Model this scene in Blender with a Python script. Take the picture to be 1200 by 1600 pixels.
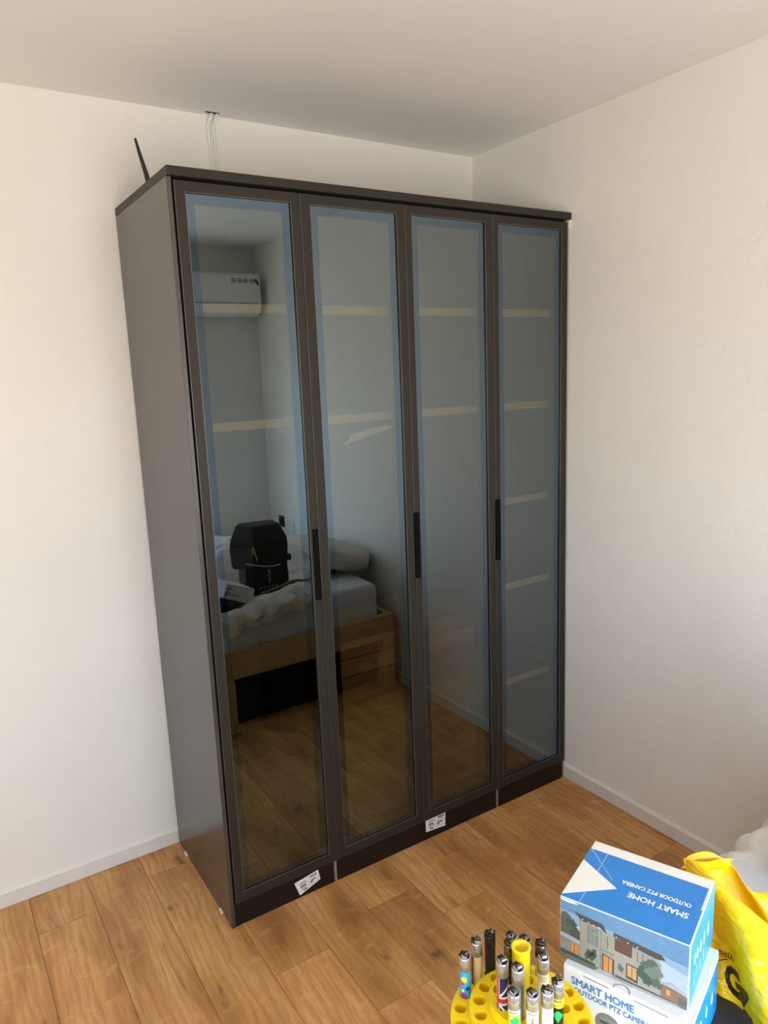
import bpy, bmesh, math, random
from mathutils import Vector, Matrix, noise
random.seed(7)
for o in list(bpy.data.objects): bpy.data.objects.remove(o)
SC = bpy.context.scene
COL = SC.collection
R = math.radians
# ---------------------------------------------------------------- camera
cam_d = bpy.data.cameras.new('camera'); cam = bpy.data.objects.new('camera', cam_d); COL.objects.link(cam)
cam_d.sensor_fit = 'VERTICAL'; cam_d.sensor_height = 24.0; cam_d.lens = 24.0*1143.836/1600.0
cam_d.clip_start = .02
_r = (0.83763985, -0.54481913, -0.03913567); _u = (0.13318483, 0.13423040, 0.98195927); _b = (-0.52973700, -0.82774049, 0.18499837)
cam.matrix_world = Matrix(((_r[0],_u[0],_b[0],-0.69843),(_r[1],_u[1],_b[1],-2.15292),(_r[2],_u[2],_b[2],1.83506),(0,0,0,1)))
SC.camera = cam
# ---------------------------------------------------------------- world, light, exposure
SC.view_settings.view_transform = 'Standard'; SC.view_settings.look = 'None'
SC.view_settings.gamma = 1.0; SC.view_settings.use_curve_mapping = False
SC.view_settings.exposure = -0.18
SC.cycles.max_bounces = 12; SC.cycles.diffuse_bounces = 6; SC.cycles.glossy_bounces = 6; SC.cycles.transparent_max_bounces = 16
SC.cycles.sample_clamp_indirect = 6.0
SC.cycles.caustics_reflective = False; SC.cycles.caustics_refractive = False
try: SC.cycles.use_denoising = True
except Exception: pass
SKY = 14.0
W = bpy.data.worlds.new('sky'); SC.world = W; W.use_nodes = True
nt = W.node_tree; nt.nodes.clear()
tc = nt.nodes.new('ShaderNodeTexCoord'); sx = nt.nodes.new('ShaderNodeSeparateXYZ'); nt.links.new(tc.outputs['Generated'], sx.inputs[0])
cr = nt.nodes.new('ShaderNodeValToRGB'); mp = nt.nodes.new('ShaderNodeMapRange'); mp.inputs[1].default_value = -1; mp.inputs[2].default_value = 1
nt.links.new(sx.outputs['Z'], mp.inputs[0]); nt.links.new(mp.outputs[0], cr.inputs[0])
e = cr.color_ramp.elements; e[0].position = .0; e[0].color = (.84,.78,.68,1); e[1].position = 1.0; e[1].color = (.55,.78,1.08,1)
for p_, c_ in ((.485,(.88,.82,.72,1)),(.51,(.93,1.0,1.06,1)),(.65,(.74,.91,1.08,1))):
    q = e.new(p_); q.color = c_
bg = nt.nodes.new('ShaderNodeBackground'); bg.inputs[1].default_value = SKY
wo = nt.nodes.new('ShaderNodeOutputWorld'); nt.links.new(cr.outputs[0], bg.inputs[0]); nt.links.new(bg.outputs[0], wo.inputs[0])
# room
XL, XR, YB, YF, ZC = -2.25, 1.608, 0.592, -3.09, 2.784
WX0, WX1, VZ0, VZ1 = -1.00, 0.72, 0.55, 2.08       # balcony window in the wall behind the camera
WY0, WY1, WZ0, WZ1 = -2.90, -2.00, 0.90, 2.30       # unseen window added in the left wall for more light
def portal(w_, h_, loc, rot):
    pd = bpy.data.lights.new('window_portal', 'AREA'); pd.shape = 'RECTANGLE'; pd.size = w_; pd.size_y = h_; pd.energy = 1
    po = bpy.data.objects.new('window_portal', pd); COL.objects.link(po); po.location = loc; po.rotation_euler = rot
    pd.cycles.is_portal = True
portal(WX1-WX0, VZ1-VZ0, ((WX0+WX1)/2, YF-.13, (VZ0+VZ1)/2), (R(90),0,0))
portal(WZ1-WZ0, WY1-WY0, (XL-.13, (WY0+WY1)/2, (WZ0+WZ1)/2), (0,R(-90),0))

# ---------------------------------------------------------------- materials
def mat(name, col, rough=.5, metal=0, spec=.5, noise_amt=0, nscale=20, bump=0, bscale=60, trans=0, coat=0, sub=0, bdist=.002):
    m = bpy.data.materials.new(name); m.use_nodes = True; n = m.node_tree; b = n.nodes['Principled BSDF']
    b.inputs['Base Color'].default_value = (*col,1); b.inputs['Roughness'].default_value = rough; b.inputs['Metallic'].default_value = metal
    b.inputs['Specular IOR Level'].default_value = spec; b.inputs['Transmission Weight'].default_value = trans; b.inputs['Coat Weight'].default_value = coat
    if sub: b.inputs['Subsurface Weight'].default_value = sub; b.inputs['Subsurface Radius'].default_value = (.004,.003,.002)
    t = n.nodes.new('ShaderNodeTexCoord')
    if noise_amt:
        z = n.nodes.new('ShaderNodeTexNoise'); z.inputs['Scale'].default_value = nscale; z.inputs['Detail'].default_value = 4; n.links.new(t.outputs['Object'], z.inputs['Vector'])
        c = n.nodes.new('ShaderNodeValToRGB'); c.color_ramp.elements[0].position = .3; c.color_ramp.elements[1].position = .7
        c.color_ramp.elements[0].color = (*[v*(1-noise_amt) for v in col],1); c.color_ramp.elements[1].color = (*[min(1,v*(1+noise_amt)) for v in col],1)
        n.links.new(z.outputs['Fac'], c.inputs[0]); n.links.new(c.outputs[0], b.inputs['Base Color'])
    if bump:
        z = n.nodes.new('ShaderNodeTexNoise'); z.inputs['Scale'].default_value = bscale; z.inputs['Detail'].default_value = 5; n.links.new(t.outputs['Object'], z.inputs['Vector'])
        k = n.nodes.new('ShaderNodeBump'); k.inputs['Strength'].default_value = bump; k.inputs['Distance'].default_value = bdist; n.links.new(z.outputs['Fac'], k.inputs['Height']); n.links.new(k.outputs[0], b.inputs['Normal'])
    return m
def wood(name, dark, light, axis='Y', scale=1.0, knots=True, rough=.4, knotcol=(.10,.05,.025)):
    m = bpy.data.materials.new(name); m.use_nodes = True; n = m.node_tree; b = n.nodes['Principled BSDF']; L = n.links.new
    t = n.nodes.new('ShaderNodeTexCoord'); oi = n.nodes.new('ShaderNodeObjectInfo')
    mul = n.nodes.new('ShaderNodeVectorMath'); mul.operation = 'SCALE'; mul.inputs[0].default_value = (37.1,53.7,11.3); L(oi.outputs['Random'], mul.inputs['Scale'])
    add = n.nodes.new('ShaderNodeVectorMath'); add.operation = 'ADD'; L(t.outputs['Object'], add.inputs[0]); L(mul.outputs[0], add.inputs[1])
    ms = n.nodes.new('ShaderNodeMapping'); s = {'X':(.12,1,1),'Y':(1,.12,1),'Z':(1,1,.12)}[axis]; ms.inputs['Scale'].default_value = [v*scale for v in s]; L(add.outputs[0], ms.inputs[0])
    # broad warp
    wz = n.nodes.new('ShaderNodeTexNoise'); wz.inputs['Scale'].default_value = 7; wz.inputs['Detail'].default_value = 2; L(ms.outputs[0], wz.inputs['Vector'])
    sc = n.nodes.new('ShaderNodeVectorMath'); sc.operation = 'SCALE'; sc.inputs['Scale'].default_value = .12; L(wz.outputs['Color'], sc.inputs[0])
    ad = n.nodes.new('ShaderNodeVectorMath'); ad.operation = 'ADD'; L(ms.outputs[0], ad.inputs[0]); L(sc.outputs[0], ad.inputs[1])
    g1 = n.nodes.new('ShaderNodeTexNoise'); g1.inputs['Scale'].default_value = 34; g1.inputs['Detail'].default_value = 6; g1.inputs['Roughness'].default_value = .62; L(ad.outputs[0], g1.inputs['Vector'])
    g2 = n.nodes.new('ShaderNodeTexNoise'); g2.inputs['Scale'].default_value = 150; g2.inputs['Detail'].default_value = 4; L(ms.outputs[0], g2.inputs['Vector'])
    g3 = n.nodes.new('ShaderNodeTexNoise'); g3.inputs['Scale'].default_value = 5; g3.inputs['Detail'].default_value = 2; L(ad.outputs[0], g3.inputs['Vector'])
    a1 = n.nodes.new('ShaderNodeMath'); a1.operation = 'MULTIPLY_ADD'; L(g1.outputs['Fac'], a1.inputs[0]); a1.inputs[1].default_value = .5; 
    m2 = n.nodes.new('ShaderNodeMath'); m2.operation = 'MULTIPLY'; L(g2.outputs['Fac'], m2.inputs[0]); m2.inputs[1].default_value = .22; L(m2.outputs[0], a1.inputs[2])
    a3 = n.nodes.new('ShaderNodeMath'); a3.operation = 'MULTIPLY_ADD'; L(g3.outputs['Fac'], a3.inputs[0]); a3.inputs[1].default_value = .38; L(a1.outputs[0], a3.inputs[2])
    c = n.nodes.new('ShaderNodeValToRGB'); c.color_ramp.elements[0].position = .38; c.color_ramp.elements[1].position = .70
    c.color_ramp.elements[0].color = (*dark,1); c.color_ramp.elements[1].color = (*light,1); L(a3.outputs[0], c.inputs[0])
    out = c.outputs[0]
    if knots:
        mk = n.nodes.new('ShaderNodeMapping'); sk = {'X':(.42,1,1),'Y':(1,.42,1),'Z':(1,1,.42)}[axis]; mk.inputs['Scale'].default_value = [v*scale for v in sk]; L(add.outputs[0], mk.inputs[0])
        kw = n.nodes.new('ShaderNodeTexNoise'); kw.inputs['Scale'].default_value = 22; kw.inputs['Detail'].default_value = 3; L(mk.outputs[0], kw.inputs['Vector'])
        ks = n.nodes.new('ShaderNodeVectorMath'); ks.operation = 'SCALE'; ks.inputs['Scale'].default_value = .05; L(kw.outputs['Color'], ks.inputs[0])
        ka = n.nodes.new('ShaderNodeVectorMath'); ka.operation = 'ADD'; L(mk.outputs[0], ka.inputs[0]); L(ks.outputs[0], ka.inputs[1])
        v = n.nodes.new('ShaderNodeTexVoronoi'); v.inputs['Scale'].default_value = 5.2; v.voronoi_dimensions = '2D' if axis == 'Y' else '3D'; L(ka.outputs[0], v.inputs['Vector'])
        kr = n.nodes.new('ShaderNodeValToRGB'); kr.color_ramp.elements[0].position = .025; kr.color_ramp.elements[0].color = (.85,.85,.85,1); kr.color_ramp.elements[1].position = .16; kr.color_ramp.elements[1].color = (0,0,0,1)
        q = kr.color_ramp.elements.new(.07); q.color = (.42,.42,.42,1)
        L(v.outputs['Distance'], kr.inputs[0])
        # only some of the cells carry a knot
        sp = n.nodes.new('ShaderNodeSeparateColor'); L(v.outputs['Color'], sp.inputs[0])
        gt = n.nodes.new('ShaderNodeMath'); gt.operation = 'GREATER_THAN'; gt.inputs[1].default_value = .38; L(sp.outputs[0], gt.inputs[0])
        mm = n.nodes.new('ShaderNodeMath'); mm.operation = 'MULTIPLY'; L(kr.outputs[0], mm.inputs[0]); L(gt.outputs[0], mm.inputs[1])
        nn = n.nodes.new('ShaderNodeMath'); nn.operation = 'MULTIPLY'; L(mm.outputs[0], nn.inputs[0]); L(g1.outputs['Fac'], nn.inputs[1]); 
        n2 = n.nodes.new('ShaderNodeMath'); n2.operation = 'MULTIPLY'; n2.inputs[1].default_value = 1.45; n2.use_clamp = True; L(nn.outputs[0], n2.inputs[0])
        mx = n.nodes.new('ShaderNodeMix'); mx.data_type = 'RGBA'; L(n2.outputs[0], mx.inputs[0]); L(out, mx.inputs[6]); mx.inputs[7].default_value = (*knotcol,1); out = mx.outputs[2]
    # per piece tone
    hs = n.nodes.new('ShaderNodeHueSaturation'); mr = n.nodes.new('ShaderNodeMapRange'); mr.inputs[3].default_value = .88; mr.inputs[4].default_value = 1.10; L(oi.outputs['Random'], mr.inputs[0]); L(mr.outputs[0], hs.inputs['Value']); L(out, hs.inputs['Color'])
    L(hs.outputs[0], b.inputs['Base Color']); b.inputs['Roughness'].default_value = rough; b.inputs['Specular IOR Level'].default_value = .35
    k = n.nodes.new('ShaderNodeBump'); k.inputs['Strength'].default_value = .12; k.inputs['Distance'].default_value = .0006; L(g2.outputs['Fac'], k.inputs['Height']); L(k.outputs[0], b.inputs['Normal'])
    return m
def oak_floor(name):
    m = bpy.data.materials.new(name); m.use_nodes = True; n = m.node_tree; b = n.nodes['Principled BSDF']; L = n.links.new; N = n.nodes.new
    t = N('ShaderNodeTexCoord'); oi = N('ShaderNodeObjectInfo')
    mul = N('ShaderNodeVectorMath'); mul.operation = 'SCALE'; mul.inputs[0].default_value = (37.1,53.7,11.3); L(oi.outputs['Random'], mul.inputs['Scale'])
    add = N('ShaderNodeVectorMath'); add.operation = 'ADD'; L(t.outputs['Object'], add.inputs[0]); L(mul.outputs[0], add.inputs[1])
    def mapped(sx_, sy_, src=add.outputs[0]):
        q = N('ShaderNodeMapping'); q.inputs['Scale'].default_value = (sx_,sy_,1); L(src, q.inputs[0]); return q.outputs[0]
    def nz(v, sc, det=4, ro=.5, dist=0):
        q = N('ShaderNodeTexNoise'); q.inputs['Scale'].default_value = sc; q.inputs['Detail'].default_value = det; q.inputs['Roughness'].default_value = ro; q.inputs['Distortion'].default_value = dist; L(v, q.inputs['Vector']); return q.outputs['Fac'], q.outputs['Color']
    def ramp(v, stops):
        q = N('ShaderNodeValToRGB'); e = q.color_ramp.elements; e[0].position, e[0].color = stops[0][0], (*stops[0][1],1); e[1].position, e[1].color = stops[-1][0], (*stops[-1][1],1)
        for p, c in stops[1:-1]: w = e.new(p); w.color = (*c,1)
        L(v, q.inputs[0]); return q.outputs[0]
    def mix(f, a, c, mode='MIX', k=1.0):
        q = N('ShaderNodeMix'); q.data_type = 'RGBA'; q.blend_type = mode; q.clamp_factor = True
        if k != 1.0:
            w = N('ShaderNodeMath'); w.operation = 'MULTIPLY'; w.inputs[1].default_value = k; L(f, w.inputs[0]); f = w.outputs[0]
        L(f, q.inputs[0])
        for s_, x in ((q.inputs[6],a),(q.inputs[7],c)):
            if isinstance(x, tuple): s_.default_value = (*x,1)
            else: L(x, s_)
        return q.outputs[2]
    # slow wobble so that grain lines bend round
    wf_, wc = nz(mapped(1,.45), 4.5, 2)
    sc = N('ShaderNodeVectorMath'); sc.operation = 'SCALE'; sc.inputs['Scale'].default_value = .085; L(wc, sc.inputs[0])
    ad = N('ShaderNodeVectorMath'); ad.operation = 'ADD'; L(add.outputs[0], ad.inputs[0]); L(sc.outputs[0], ad.inputs[1]); bent = ad.outputs[0]
    tone, _ = nz(mapped(1,.22,bent), 9, 3); base = ramp(tone, [(.3,OAK_D),(.5,OAK_M),(.7,OAK_L)])
    wv = N('ShaderNodeTexWave'); wv.wave_type = 'BANDS'; wv.bands_direction = 'X'; wv.inputs['Scale'].default_value = 12; wv.inputs['Distortion'].default_value = 9; wv.inputs['Detail'].default_value = 2; wv.inputs['Detail Scale'].default_value = 1.2; L(mapped(1,.10,bent), wv.inputs['Vector'])
    wr_ = ramp(wv.outputs['Fac'], [(.0,(0,0,0)),(.55,(.1,.1,.1)),(.9,(1,1,1))]); c1 = mix(wr_, base, OAK_D, 'MIX', .30)
    fib, _ = nz(mapped(1,.035,bent), 190, 3, .6); fr_ = ramp(fib, [(.42,(1,1,1)),(.58,(0,0,0))]); c2 = mix(fr_, c1, OAK_D, 'MIX', .30)
    st, _ = nz(mapped(1,.09,bent), 26, 4, .65); sr_ = ramp(st, [(.58,(0,0,0)),(.74,(1,1,1))]); c3 = mix(sr_, c2, (.15,.062,.024), 'MIX', .55)
    # knots : few, ragged, drawn out along the grain
    kf, kc = nz(mapped(1,.5), 16, 3); ks = N('ShaderNodeVectorMath'); ks.operation = 'SCALE'; ks.inputs['Scale'].default_value = .10; L(kc, ks.inputs[0])
    ka = N('ShaderNodeVectorMath'); ka.operation = 'ADD'; L(mapped(1,.38), ka.inputs[0]); L(ks.outputs[0], ka.inputs[1])
    v = N('ShaderNodeTexVoronoi'); v.inputs['Scale'].default_value = 6.0; v.voronoi_dimensions = '2D'; L(ka.outputs[0], v.inputs['Vector'])
    sp = N('ShaderNodeSeparateColor'); L(v.outputs['Color'], sp.inputs[0]); gt = N('ShaderNodeMath'); gt.operation = 'GREATER_THAN'; gt.inputs[1].default_value = .42; L(sp.outputs[0], gt.inputs[0])
    rad = N('ShaderNodeMapRange'); rad.inputs[3].default_value = .07; rad.inputs[4].default_value = .24; L(sp.outputs[1], rad.inputs[0])
    dv = N('ShaderNodeMath'); dv.operation = 'DIVIDE'; L(v.outputs['Distance'], dv.inputs[0]); L(rad.outputs[0], dv.inputs[1])
    kr = ramp(dv.outputs[0], [(.08,(.9,.9,.9)),(.35,(.45,.45,.45)),(1.0,(0,0,0))])
    k1 = N('ShaderNodeMath'); k1.operation = 'MULTIPLY'; L(kr, k1.inputs[0]); L(gt.outputs[0], k1.inputs[1])
    rg, _ = nz(mapped(1,.25,bent), 40, 4, .7); rr_ = ramp(rg, [(.36,(0,0,0)),(.60,(1,1,1))]); k2 = N('ShaderNodeMath'); k2.operation = 'MULTIPLY'; L(k1.outputs[0], k2.inputs[0]); L(rr_, k2.inputs[1])
    c4 = mix(k2.outputs[0], c3, (.085,.040,.022), 'MIX', .9)
    # pale flecks across the grain
    fl, _ = nz(mapped(.5,1,bent), 24, 2); flr = ramp(fl, [(.60,(0,0,0)),(.72,(1,1,1))]); c5 = mix(flr, c4, OAK_L, 'MIX', .35)
    hs = N('ShaderNodeHueSaturation'); mr = N('ShaderNodeMapRange'); mr.inputs[3].default_value = .90; mr.inputs[4].default_value = 1.08; L(oi.outputs['Random'], mr.inputs[0]); L(mr.outputs[0], hs.inputs['Value']); L(c5, hs.inputs['Color'])
    L(hs.outputs[0], b.inputs['Base Color']); b.inputs['Roughness'].default_value = .38; b.inputs['Specular IOR Level'].default_value = .35
    k = N('ShaderNodeBump'); k.inputs['Strength'].default_value = .15; k.inputs['Distance'].default_value = .0005; L(fib, k.inputs['Height']); L(k.outputs[0], b.inputs['Normal'])
    return m
OAK_D, OAK_M, OAK_L = (.39,.172,.054), (.67,.342,.120), (.80,.455,.185)
def tinted_glass(name, refl, trans):
    m = bpy.data.materials.new(name); m.use_nodes = True; n = m.node_tree; n.nodes.clear()
    g = n.nodes.new('ShaderNodeBsdfGlossy'); g.inputs['Roughness'].default_value = 0.0; g.inputs['Color'].default_value = (*refl,1)
    t = n.nodes.new('ShaderNodeBsdfTransparent'); t.inputs['Color'].default_value = (*trans,1)
    a = n.nodes.new('ShaderNodeAddShader'); o = n.nodes.new('ShaderNodeOutputMaterial')
    n.links.new(g.outputs[0], a.inputs[0]); n.links.new(t.outputs[0], a.inputs[1]); n.links.new(a.outputs[0], o.inputs[0])
    return m
M = {}
M['wall'] = mat('wall_paint', (.80,.784,.748), .75, noise_amt=.012, nscale=3, bump=.55, bscale=24, bdist=.004)
M['ceiling'] = mat('ceiling_paint', (.86,.845,.825), .85, bump=.15, bscale=12, bdist=.004)
M['skirting'] = mat('skirting_paint', (.72,.70,.665), .45, noise_amt=.03, nscale=9)
M['caulk'] = mat('caulk', (.80,.77,.69), .55, bump=.6, bscale=70, bdist=.004)
M['subfloor'] = mat('subfloor', (.06,.03,.015), .9, noise_amt=.2)
M['oak'] = oak_floor('oak_laminate')
M['pine'] = wood('pine', (.46,.29,.12), (.68,.48,.24), 'X', .8, True, .5, (.16,.08,.03))
M['pine_v'] = wood('pine_upright', (.46,.29,.12), (.68,.48,.24), 'Z', .8, False, .5)
M['drawer'] = wood('drawer_oak', (.22,.105,.045), (.58,.36,.19), 'X', .55, False, .5)
M['bronze'] = mat('bronze_laminate', (.042,.038,.034), .27, spec=.9, noise_amt=.06, nscale=30, bump=.05, bscale=300, bdist=.0004)
M['kick'] = mat('dark_kick_board', (.012,.009,.007), .38, spec=.22, noise_amt=.06)
M['frame'] = mat('bronze_aluminium', (.030,.026,.021), .45, metal=.0, spec=.2, noise_amt=.05, nscale=15)
M['lip'] = mat('bright_bronze_edge', (.20,.175,.15), .3, metal=.7)
M['black'] = mat('black_plastic', (.008,.008,.009), .35, noise_amt=.1)
M['blackmatte'] = mat('black_matte', (.003,.003,.003), .8, spec=.1, noise_amt=.1)
M['interior'] = mat('dark_interior_board', (.028,.022,.017), .7, noise_amt=.05, nscale=40)
M['shelf'] = mat('shelf_edge', (.80,.70,.52), .6, noise_amt=.05, nscale=30)
M['rawedge'] = mat('raw_board_edge', (.27,.19,.14), .7, noise_amt=.15, nscale=60)
M['glass'] = tinted_glass('bronze_mirror_glass', (.175,.205,.210), (.265,.235,.175))
M['border'] = tinted_glass('blue_mirror_border', (.118,.166,.212), (.0,.0,.0))
M['clear'] = tinted_glass('window_glass', (.04,.04,.04), (.94,.94,.945))
M['paper'] = mat('sticker_paper', (.80,.78,.75), .6, noise_amt=.03)
M['ink'] = mat('black_ink', (.05,.05,.055), .7, noise_amt=.1)
M['inkgrey'] = mat('grey_ink', (.22,.22,.23), .7, noise_amt=.1)
M['white'] = mat('white_plastic', (.80,.80,.79), .35, noise_amt=.02)
M['acwhite'] = mat('air_conditioner_plastic', (.82,.82,.80), .3, noise_amt=.01)
M['trim'] = mat('window_frame_plastic', (.82,.82,.80), .35, noise_amt=.01)
M['sheet'] = mat('white_sheet', (.72,.72,.74), .9, noise_amt=.05, nscale=14, bump=.5, bscale=26, bdist=.01)
M['duvet'] = mat('duvet_cotton', (.84,.83,.81), .9, noise_amt=.03, nscale=14, bump=.55, bscale=20, bdist=.012)
M['pillow'] = mat('pillow_linen', (.62,.58,.53), .9, noise_amt=.05, bump=.4, bscale=30, bdist=.006)
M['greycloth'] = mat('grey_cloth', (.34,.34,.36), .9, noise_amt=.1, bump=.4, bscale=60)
M['charcoal'] = mat('charcoal_desk', (.035,.036,.042), .55, noise_amt=.08, nscale=40)
M['nylon'] = mat('black_nylon', (.010,.010,.012), .55, noise_amt=.15, nscale=80, bump=.3, bscale=300, bdist=.001)
M['greynylon'] = mat('grey_nylon', (.050,.046,.048), .5, noise_amt=.1, nscale=80)
M['lime'] = mat('lime_cord', (.62,.62,.05), .6, noise_amt=.1)
M['silver'] = mat('silver_trim', (.65,.65,.65), .35, metal=.6, noise_amt=.05)
M['chrome'] = mat('chrome', (.60,.60,.62), .22, metal=.72, noise_amt=.03)
M['darkchrome'] = mat('dark_chrome', (.22,.21,.20), .22, metal=1.0, noise_amt=.05)
M['yellow'] = mat('yellow_plastic', (.90,.66,.006), .38, noise_amt=.03, nscale=30, sub=.15)
M['bag'] = mat('yellow_polythene', (.92,.60,.004), .27, noise_amt=.06, nscale=25, bump=.35, bscale=45, bdist=.004, spec=.6)
M['blue'] = mat('print_blue', (.028,.235,.66), .35, noise_amt=.05, nscale=30)
M['brightblue'] = mat('print_bright_blue', (.02,.36,.86), .35, noise_amt=.04, nscale=30)
M['card'] = mat('white_card', (.86,.83,.78), .55, noise_amt=.03, nscale=25)
M['cardwhite'] = mat('cool_white_card', (.78,.80,.84), .5, noise_amt=.02, nscale=25)
M['kraft'] = mat('kraft_edge', (.50,.38,.26), .8, noise_amt=.2, nscale=90)
def pm(k, c, r=.4): M[k] = mat('print_'+k, c, r, noise_amt=.06, nscale=120)
pm('sky1',(0.112,0.238,0.409)); pm('sky2',(0.218,0.343,0.488)); pm('sky3',(0.363,0.449,0.541)); pm('stone',(0.290,0.284,0.271)); pm('stone2',(0.218,0.218,0.218)); pm('roofdark',(.075,.06,.055)); pm('brownpanel',(.10,.06,.055))
pm('paneglass',(.17,.20,.22)); pm('panelight',(0.277,0.277,0.238)); pm('litwindow',(0.561,0.224,0.066)); pm('litwarm',(0.475,0.277,0.132)); pm('treedark',(.055,.085,.075)); pm('treegrey',(0.086,0.112,0.099)); pm('treelight',(0.145,0.178,0.158)); pm('lawn',(0.106,0.132,0.099)); pm('path',(0.343,0.370,0.396)); pm('hedge',(.06,.075,.065)); pm('brick',(0.224,0.132,0.092))
pm('cyan',(.02,.36,.66)); pm('magenta',(.36,.03,.22)); pm('teal',(.02,.22,.26)); pm('cream',(.72,.58,.30)); pm('maroon',(.22,.01,.02)); pm('navy',(.015,.02,.09)); pm('red',(.62,.025,.03)); pm('green',(.02,.52,.12)); pm('lemon',(.86,.72,.02)); pm('milk',(.82,.82,.80)); pm('frosted',(.66,.67,.64)); pm('gold',(.70,.50,.10)); pm('jet',(.010,.010,.011)); pm('letterwhite',(.88,.90,.92)); pm('letterblue',(.05,.24,.58))

# ---------------------------------------------------------------- mesh helpers
class MB:
    def __init__(s): s.bm = bmesh.new(); s.mats = []
    def mi(s, m):
        if m not in s.mats: s.mats.append(m)
        return s.mats.index(m)
    def box(s, x0,x1,y0,y1,z0,z1, m, bev=0, seg=2, mtx=None):
        t = bmesh.new(); bmesh.ops.create_cube(t, size=1)
        for v in t.verts: v.co = Vector(((x0+x1)/2+v.co.x*(x1-x0),(y0+y1)/2+v.co.y*(y1-y0),(z0+z1)/2+v.co.z*(z1-z0)))
        if bev: bmesh.ops.bevel(t, geom=list(t.edges), offset=bev, segments=seg, profile=.5, affect='EDGES')
        return s.merge(t, m, mtx)
    def merge(s, t, m, mtx=None, smooth=False):
        i = s.mi(m); vm = {}
        for v in t.verts: vm[v] = s.bm.verts.new(mtx @ v.co if mtx else v.co)
        for f in t.faces:
            try: g = s.bm.faces.new([vm[v] for v in f.verts])
            except ValueError: continue
            g.material_index = i; g.smooth = smooth
        t.free(); return s
    def poly(s, pts, m):
        f = s.bm.faces.new([s.bm.verts.new(p) for p in pts]); f.material_index = s.mi(m); return s
    def prism(s, pts, vec, m):            # polygon extruded along vec
        t = bmesh.new(); a = [t.verts.new(p) for p in pts]; v = Vector(vec); b = [t.verts.new(Vector(p)+v) for p in pts]; n = len(a)
        t.faces.new(a[::-1]); t.faces.new(b)
        for i in range(n): t.faces.new((a[i],a[(i+1)%n],b[(i+1)%n],b[i]))
        bmesh.ops.recalc_face_normals(t, faces=t.faces)
        return s.merge(t, m)
    def lathe(s, prof, m, n=24, mtx=None, smooth=True, closed=False):
        t = bmesh.new(); rings = []
        for r_, z in prof:
            rings.append([t.verts.new((r_*math.cos(2*math.pi*i/n), r_*math.sin(2*math.pi*i/n), z)) for i in range(n)] if r_ > 1e-6 else [t.verts.new((0,0,z))])
        prs = list(zip(rings, rings[1:])) + ([(rings[-1], rings[0])] if closed else [])
        for a, b in prs:
            for i in range(n):
                j = (i+1)%n
                if len(a) == 1 and len(b) == 1: continue
                if len(a) == 1: t.faces.new((a[0], b[j], b[i]))
                elif len(b) == 1: t.faces.new((a[i], a[j], b[0]))
                else: t.faces.new((a[i], a[j], b[j], b[i]))
        bmesh.ops.recalc_face_normals(t, faces=t.faces)
        return s.merge(t, m, mtx, smooth)
    def tube(s, pts, r_, m, n=8, caps=True):
        t = bmesh.new(); pts = [Vector(p) for p in pts]; rings = []; rr = r_ if isinstance(r_, (list,tuple)) else [r_]*len(pts)
        for i, p in enumerate(pts):
            d = (pts[min(i+1,len(pts)-1)]-pts[max(i-1,0)]).normalized(); a = d.orthogonal() if abs(d.z) < .9 else Vector((1,0,0)); a = (a-d*a.dot(d)).normalized()
            if abs(d.z) < .9: a = d.cross(Vector((0,0,1))).normalized()
            b = d.cross(a); rings.append([t.verts.new(p+(a*math.cos(2*math.pi*k/n)+b*math.sin(2*math.pi*k/n))*rr[i]) for k in range(n)])
        for a, b in zip(rings, rings[1:]):
            for k in range(n): t.faces.new((a[k],a[(k+1)%n],b[(k+1)%n],b[k]))
        if caps: t.faces.new(rings[0][::-1]); t.faces.new(rings[-1])
        bmesh.ops.recalc_face_normals(t, faces=t.faces)
        return s.merge(t, m, None, True)
    def grid(s, P, m, smooth=True):       # P[i][j] points
        i_ = s.mi(m); V = [[s.bm.verts.new(p) for p in r_] for r_ in P]
        for i in range(len(P)-1):
            for j in range(len(P[0])-1):
                f = s.bm.faces.new((V[i][j],V[i][j+1],V[i+1][j+1],V[i+1][j])); f.material_index = i_; f.smooth = smooth
        return s
    def build(s, name, parent=None, smooth_angle=None):
        me = bpy.data.meshes.new(name); s.bm.normal_update(); s.bm.to_mesh(me); s.bm.free()
        for m in s.mats: me.materials.append(m)
        o = bpy.data.objects.new(name, me); COL.objects.link(o)
        if parent is not None: o.parent = parent
        return o
def tag(o, label=None, cat=None, group=None, kind=None):
    for k, v in (('label',label),('category',cat),('group',group),('kind',kind)):
        if v: o[k] = v
    return o
def empty(name, loc=(0,0,0), rz=0):
    o = bpy.data.objects.new(name, None); COL.objects.link(o); o.location = loc; o.rotation_euler = (0,0,rz); o.empty_display_size = .05; return o
def child(mb, name, root, world=True):      # mesh given in world coordinates, parented without moving it
    o = mb.build(name, root)
    return o
def struct(mb, name, parent=None):
    o = mb.build(name, parent)
    if parent is None: o['kind'] = 'structure'
    return o
def curve_mesh(cu, name):
    o = bpy.data.objects.new('scratch', cu); COL.objects.link(o)
    dg = bpy.context.evaluated_depsgraph_get(); me = bpy.data.meshes.new_from_object(o.evaluated_get(dg)); me.name = name
    bpy.data.objects.remove(o); return me
def text_bm(s, size, bold=0.0, ext=0.0, align='CENTER', spacing=1.0):
    cu = bpy.data.curves.new('scratch', 'FONT'); cu.body = s; cu.size = size; cu.offset = bold; cu.extrude = ext; cu.align_x = align; cu.align_y = 'CENTER'; cu.space_character = spacing; cu.resolution_u = 3
    me = curve_mesh(cu, 'scratch'); b = bmesh.new(); b.from_mesh(me); bpy.data.meshes.remove(me); bpy.data.curves.remove(cu); return b

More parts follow.
